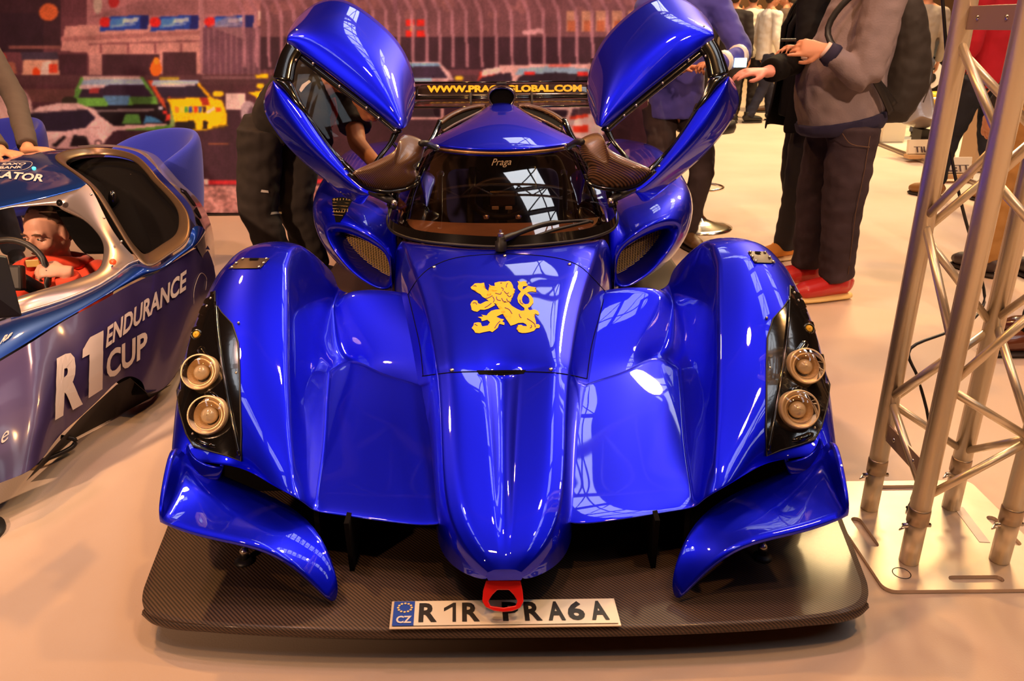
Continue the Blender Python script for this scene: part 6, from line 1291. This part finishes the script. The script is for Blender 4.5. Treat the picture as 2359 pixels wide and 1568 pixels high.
box('seat_bracket', (sx_, sy_, .172), (.10,.2,.268), BLACK, se)
tag(box('display_plinth', (PY(2052,280,9.4).x, 9.4, .236), (.26,.26,.40), PW, None, origin=(PY(2052,280,9.4).x, 9.4, .036)), 'cream square plinth on the white platform below the black backpack', 'plinth')
px_ = PY(2274,300,7.4).x; tag(box('display_pedestal', (px_, 7.4, .49), (.28,.26,.90), pm('tan_board', (.50,.33,.19), .6), None, origin=(px_, 7.4, .038)), 'tall tan pedestal standing behind the truss tower', 'pedestal')
# yellow race car with number 5
def yellow_car():
    c = PY(2190, 200, 12.0); x, y = c.x + .6, 12.6
    t = thing('vintage_race_car', 'yellow and black race car with number 5 roundel, behind the backpack', 'race car', (x, y, 0)); Y_ = pm('race_yellow', (.85,.55,.01), .3, 0, .8); K = pm('race_black', (.015,.012,.012), .3, 0, .6)
    sec = [(-2.0,.35,.45,.55),(-1.8,.22,.62,.75),(-1.0,.20,.80,.82),(-.2,.20,.86,.84),(.8,.20,.86,.84),(1.6,.22,.82,.80),(2.0,.35,.70,.6)]
    grid('body', [[V(x+a, y-w, z0), V(x+a, y-w, (z0+z1)/2), V(x+a, y-w*.92, z1), V(x+a, y, z1+.04), V(x+a, y+w*.92, z1), V(x+a, y+w, (z0+z1)/2), V(x+a, y+w, z0)] for a, z0, z1, w in sec], K, t, sub=2)
    grid('sill', [[V(x+a, y-.88, z) for z in (.22,.30,.40)] for a in (-1.9,-.6,.6,1.9)], Y_, t, sub=0, thick=.04)
    grid('cabin', [[V(x+a, y-w, .84), V(x+a, y-w*.85, z), V(x+a, y+w*.85, z), V(x+a, y+w, .84)] for a, w, z in ((-.9,.66,.86),(-.4,.70,1.24),(.5,.70,1.27),(1.1,.66,.88))], pm('car_window', (.03,.03,.035), .1), t, sub=1)
    grid('roof', [[V(x+a, y-w, z), V(x+a, y, z+.03), V(x+a, y+w, z)] for a, w, z in ((-.45,.58,1.26),(.0,.62,1.30),(.55,.58,1.28))], WHITE, t, sub=1, thick=.03)
    for a in (-1.3, 1.3):
        for s in (-1, 1):
            w = lathe('wheel', [(.001,-.09),(.16,-.09),(.19,-.10),(.30,-.10),(.32,-.07),(.32,.07),(.30,.10),(.001,.10)], (x+a, y+s*.78, .32), BLACK, t, 28, (0, s, 0))
    cx = PY(2152, 122, y-.9).x
    lathe('number_roundel', [(.19,0),(.001,.002)], (cx, y-.90, .62), WHITE, t, 28, (0,-1,0)); textfit('5', quadmap(V(cx-.09,y-.91,.50), V(cx+.09,y-.91,.50), V(cx+.09,y-.91,.74), V(cx-.09,y-.91,.74)), BLACK, 'number', t, bold=.04)
    tube('bumper', [V(x-2.0,y-.93,.30), V(x+2.0,y-.93,.30)], .02, CHROME, t)
yellow_car()
st_ = thing('yellow_edged_stage', 'low dark stage with a bright yellow edge, behind the walking visitors', 'stage', (4.6, 22.0, 0))
box('stage_deck', (4.8, 23.6, .12), (8.2, 2.0, .24), pm('stage_grid', (.12,.09,.07), .5, var=.5, vs=14), st_); box('yellow_edge', (4.8, 22.55, .05), (8.3, .05, .10), pm('yellow_tape', (.95,.75,.02), .4), st_)
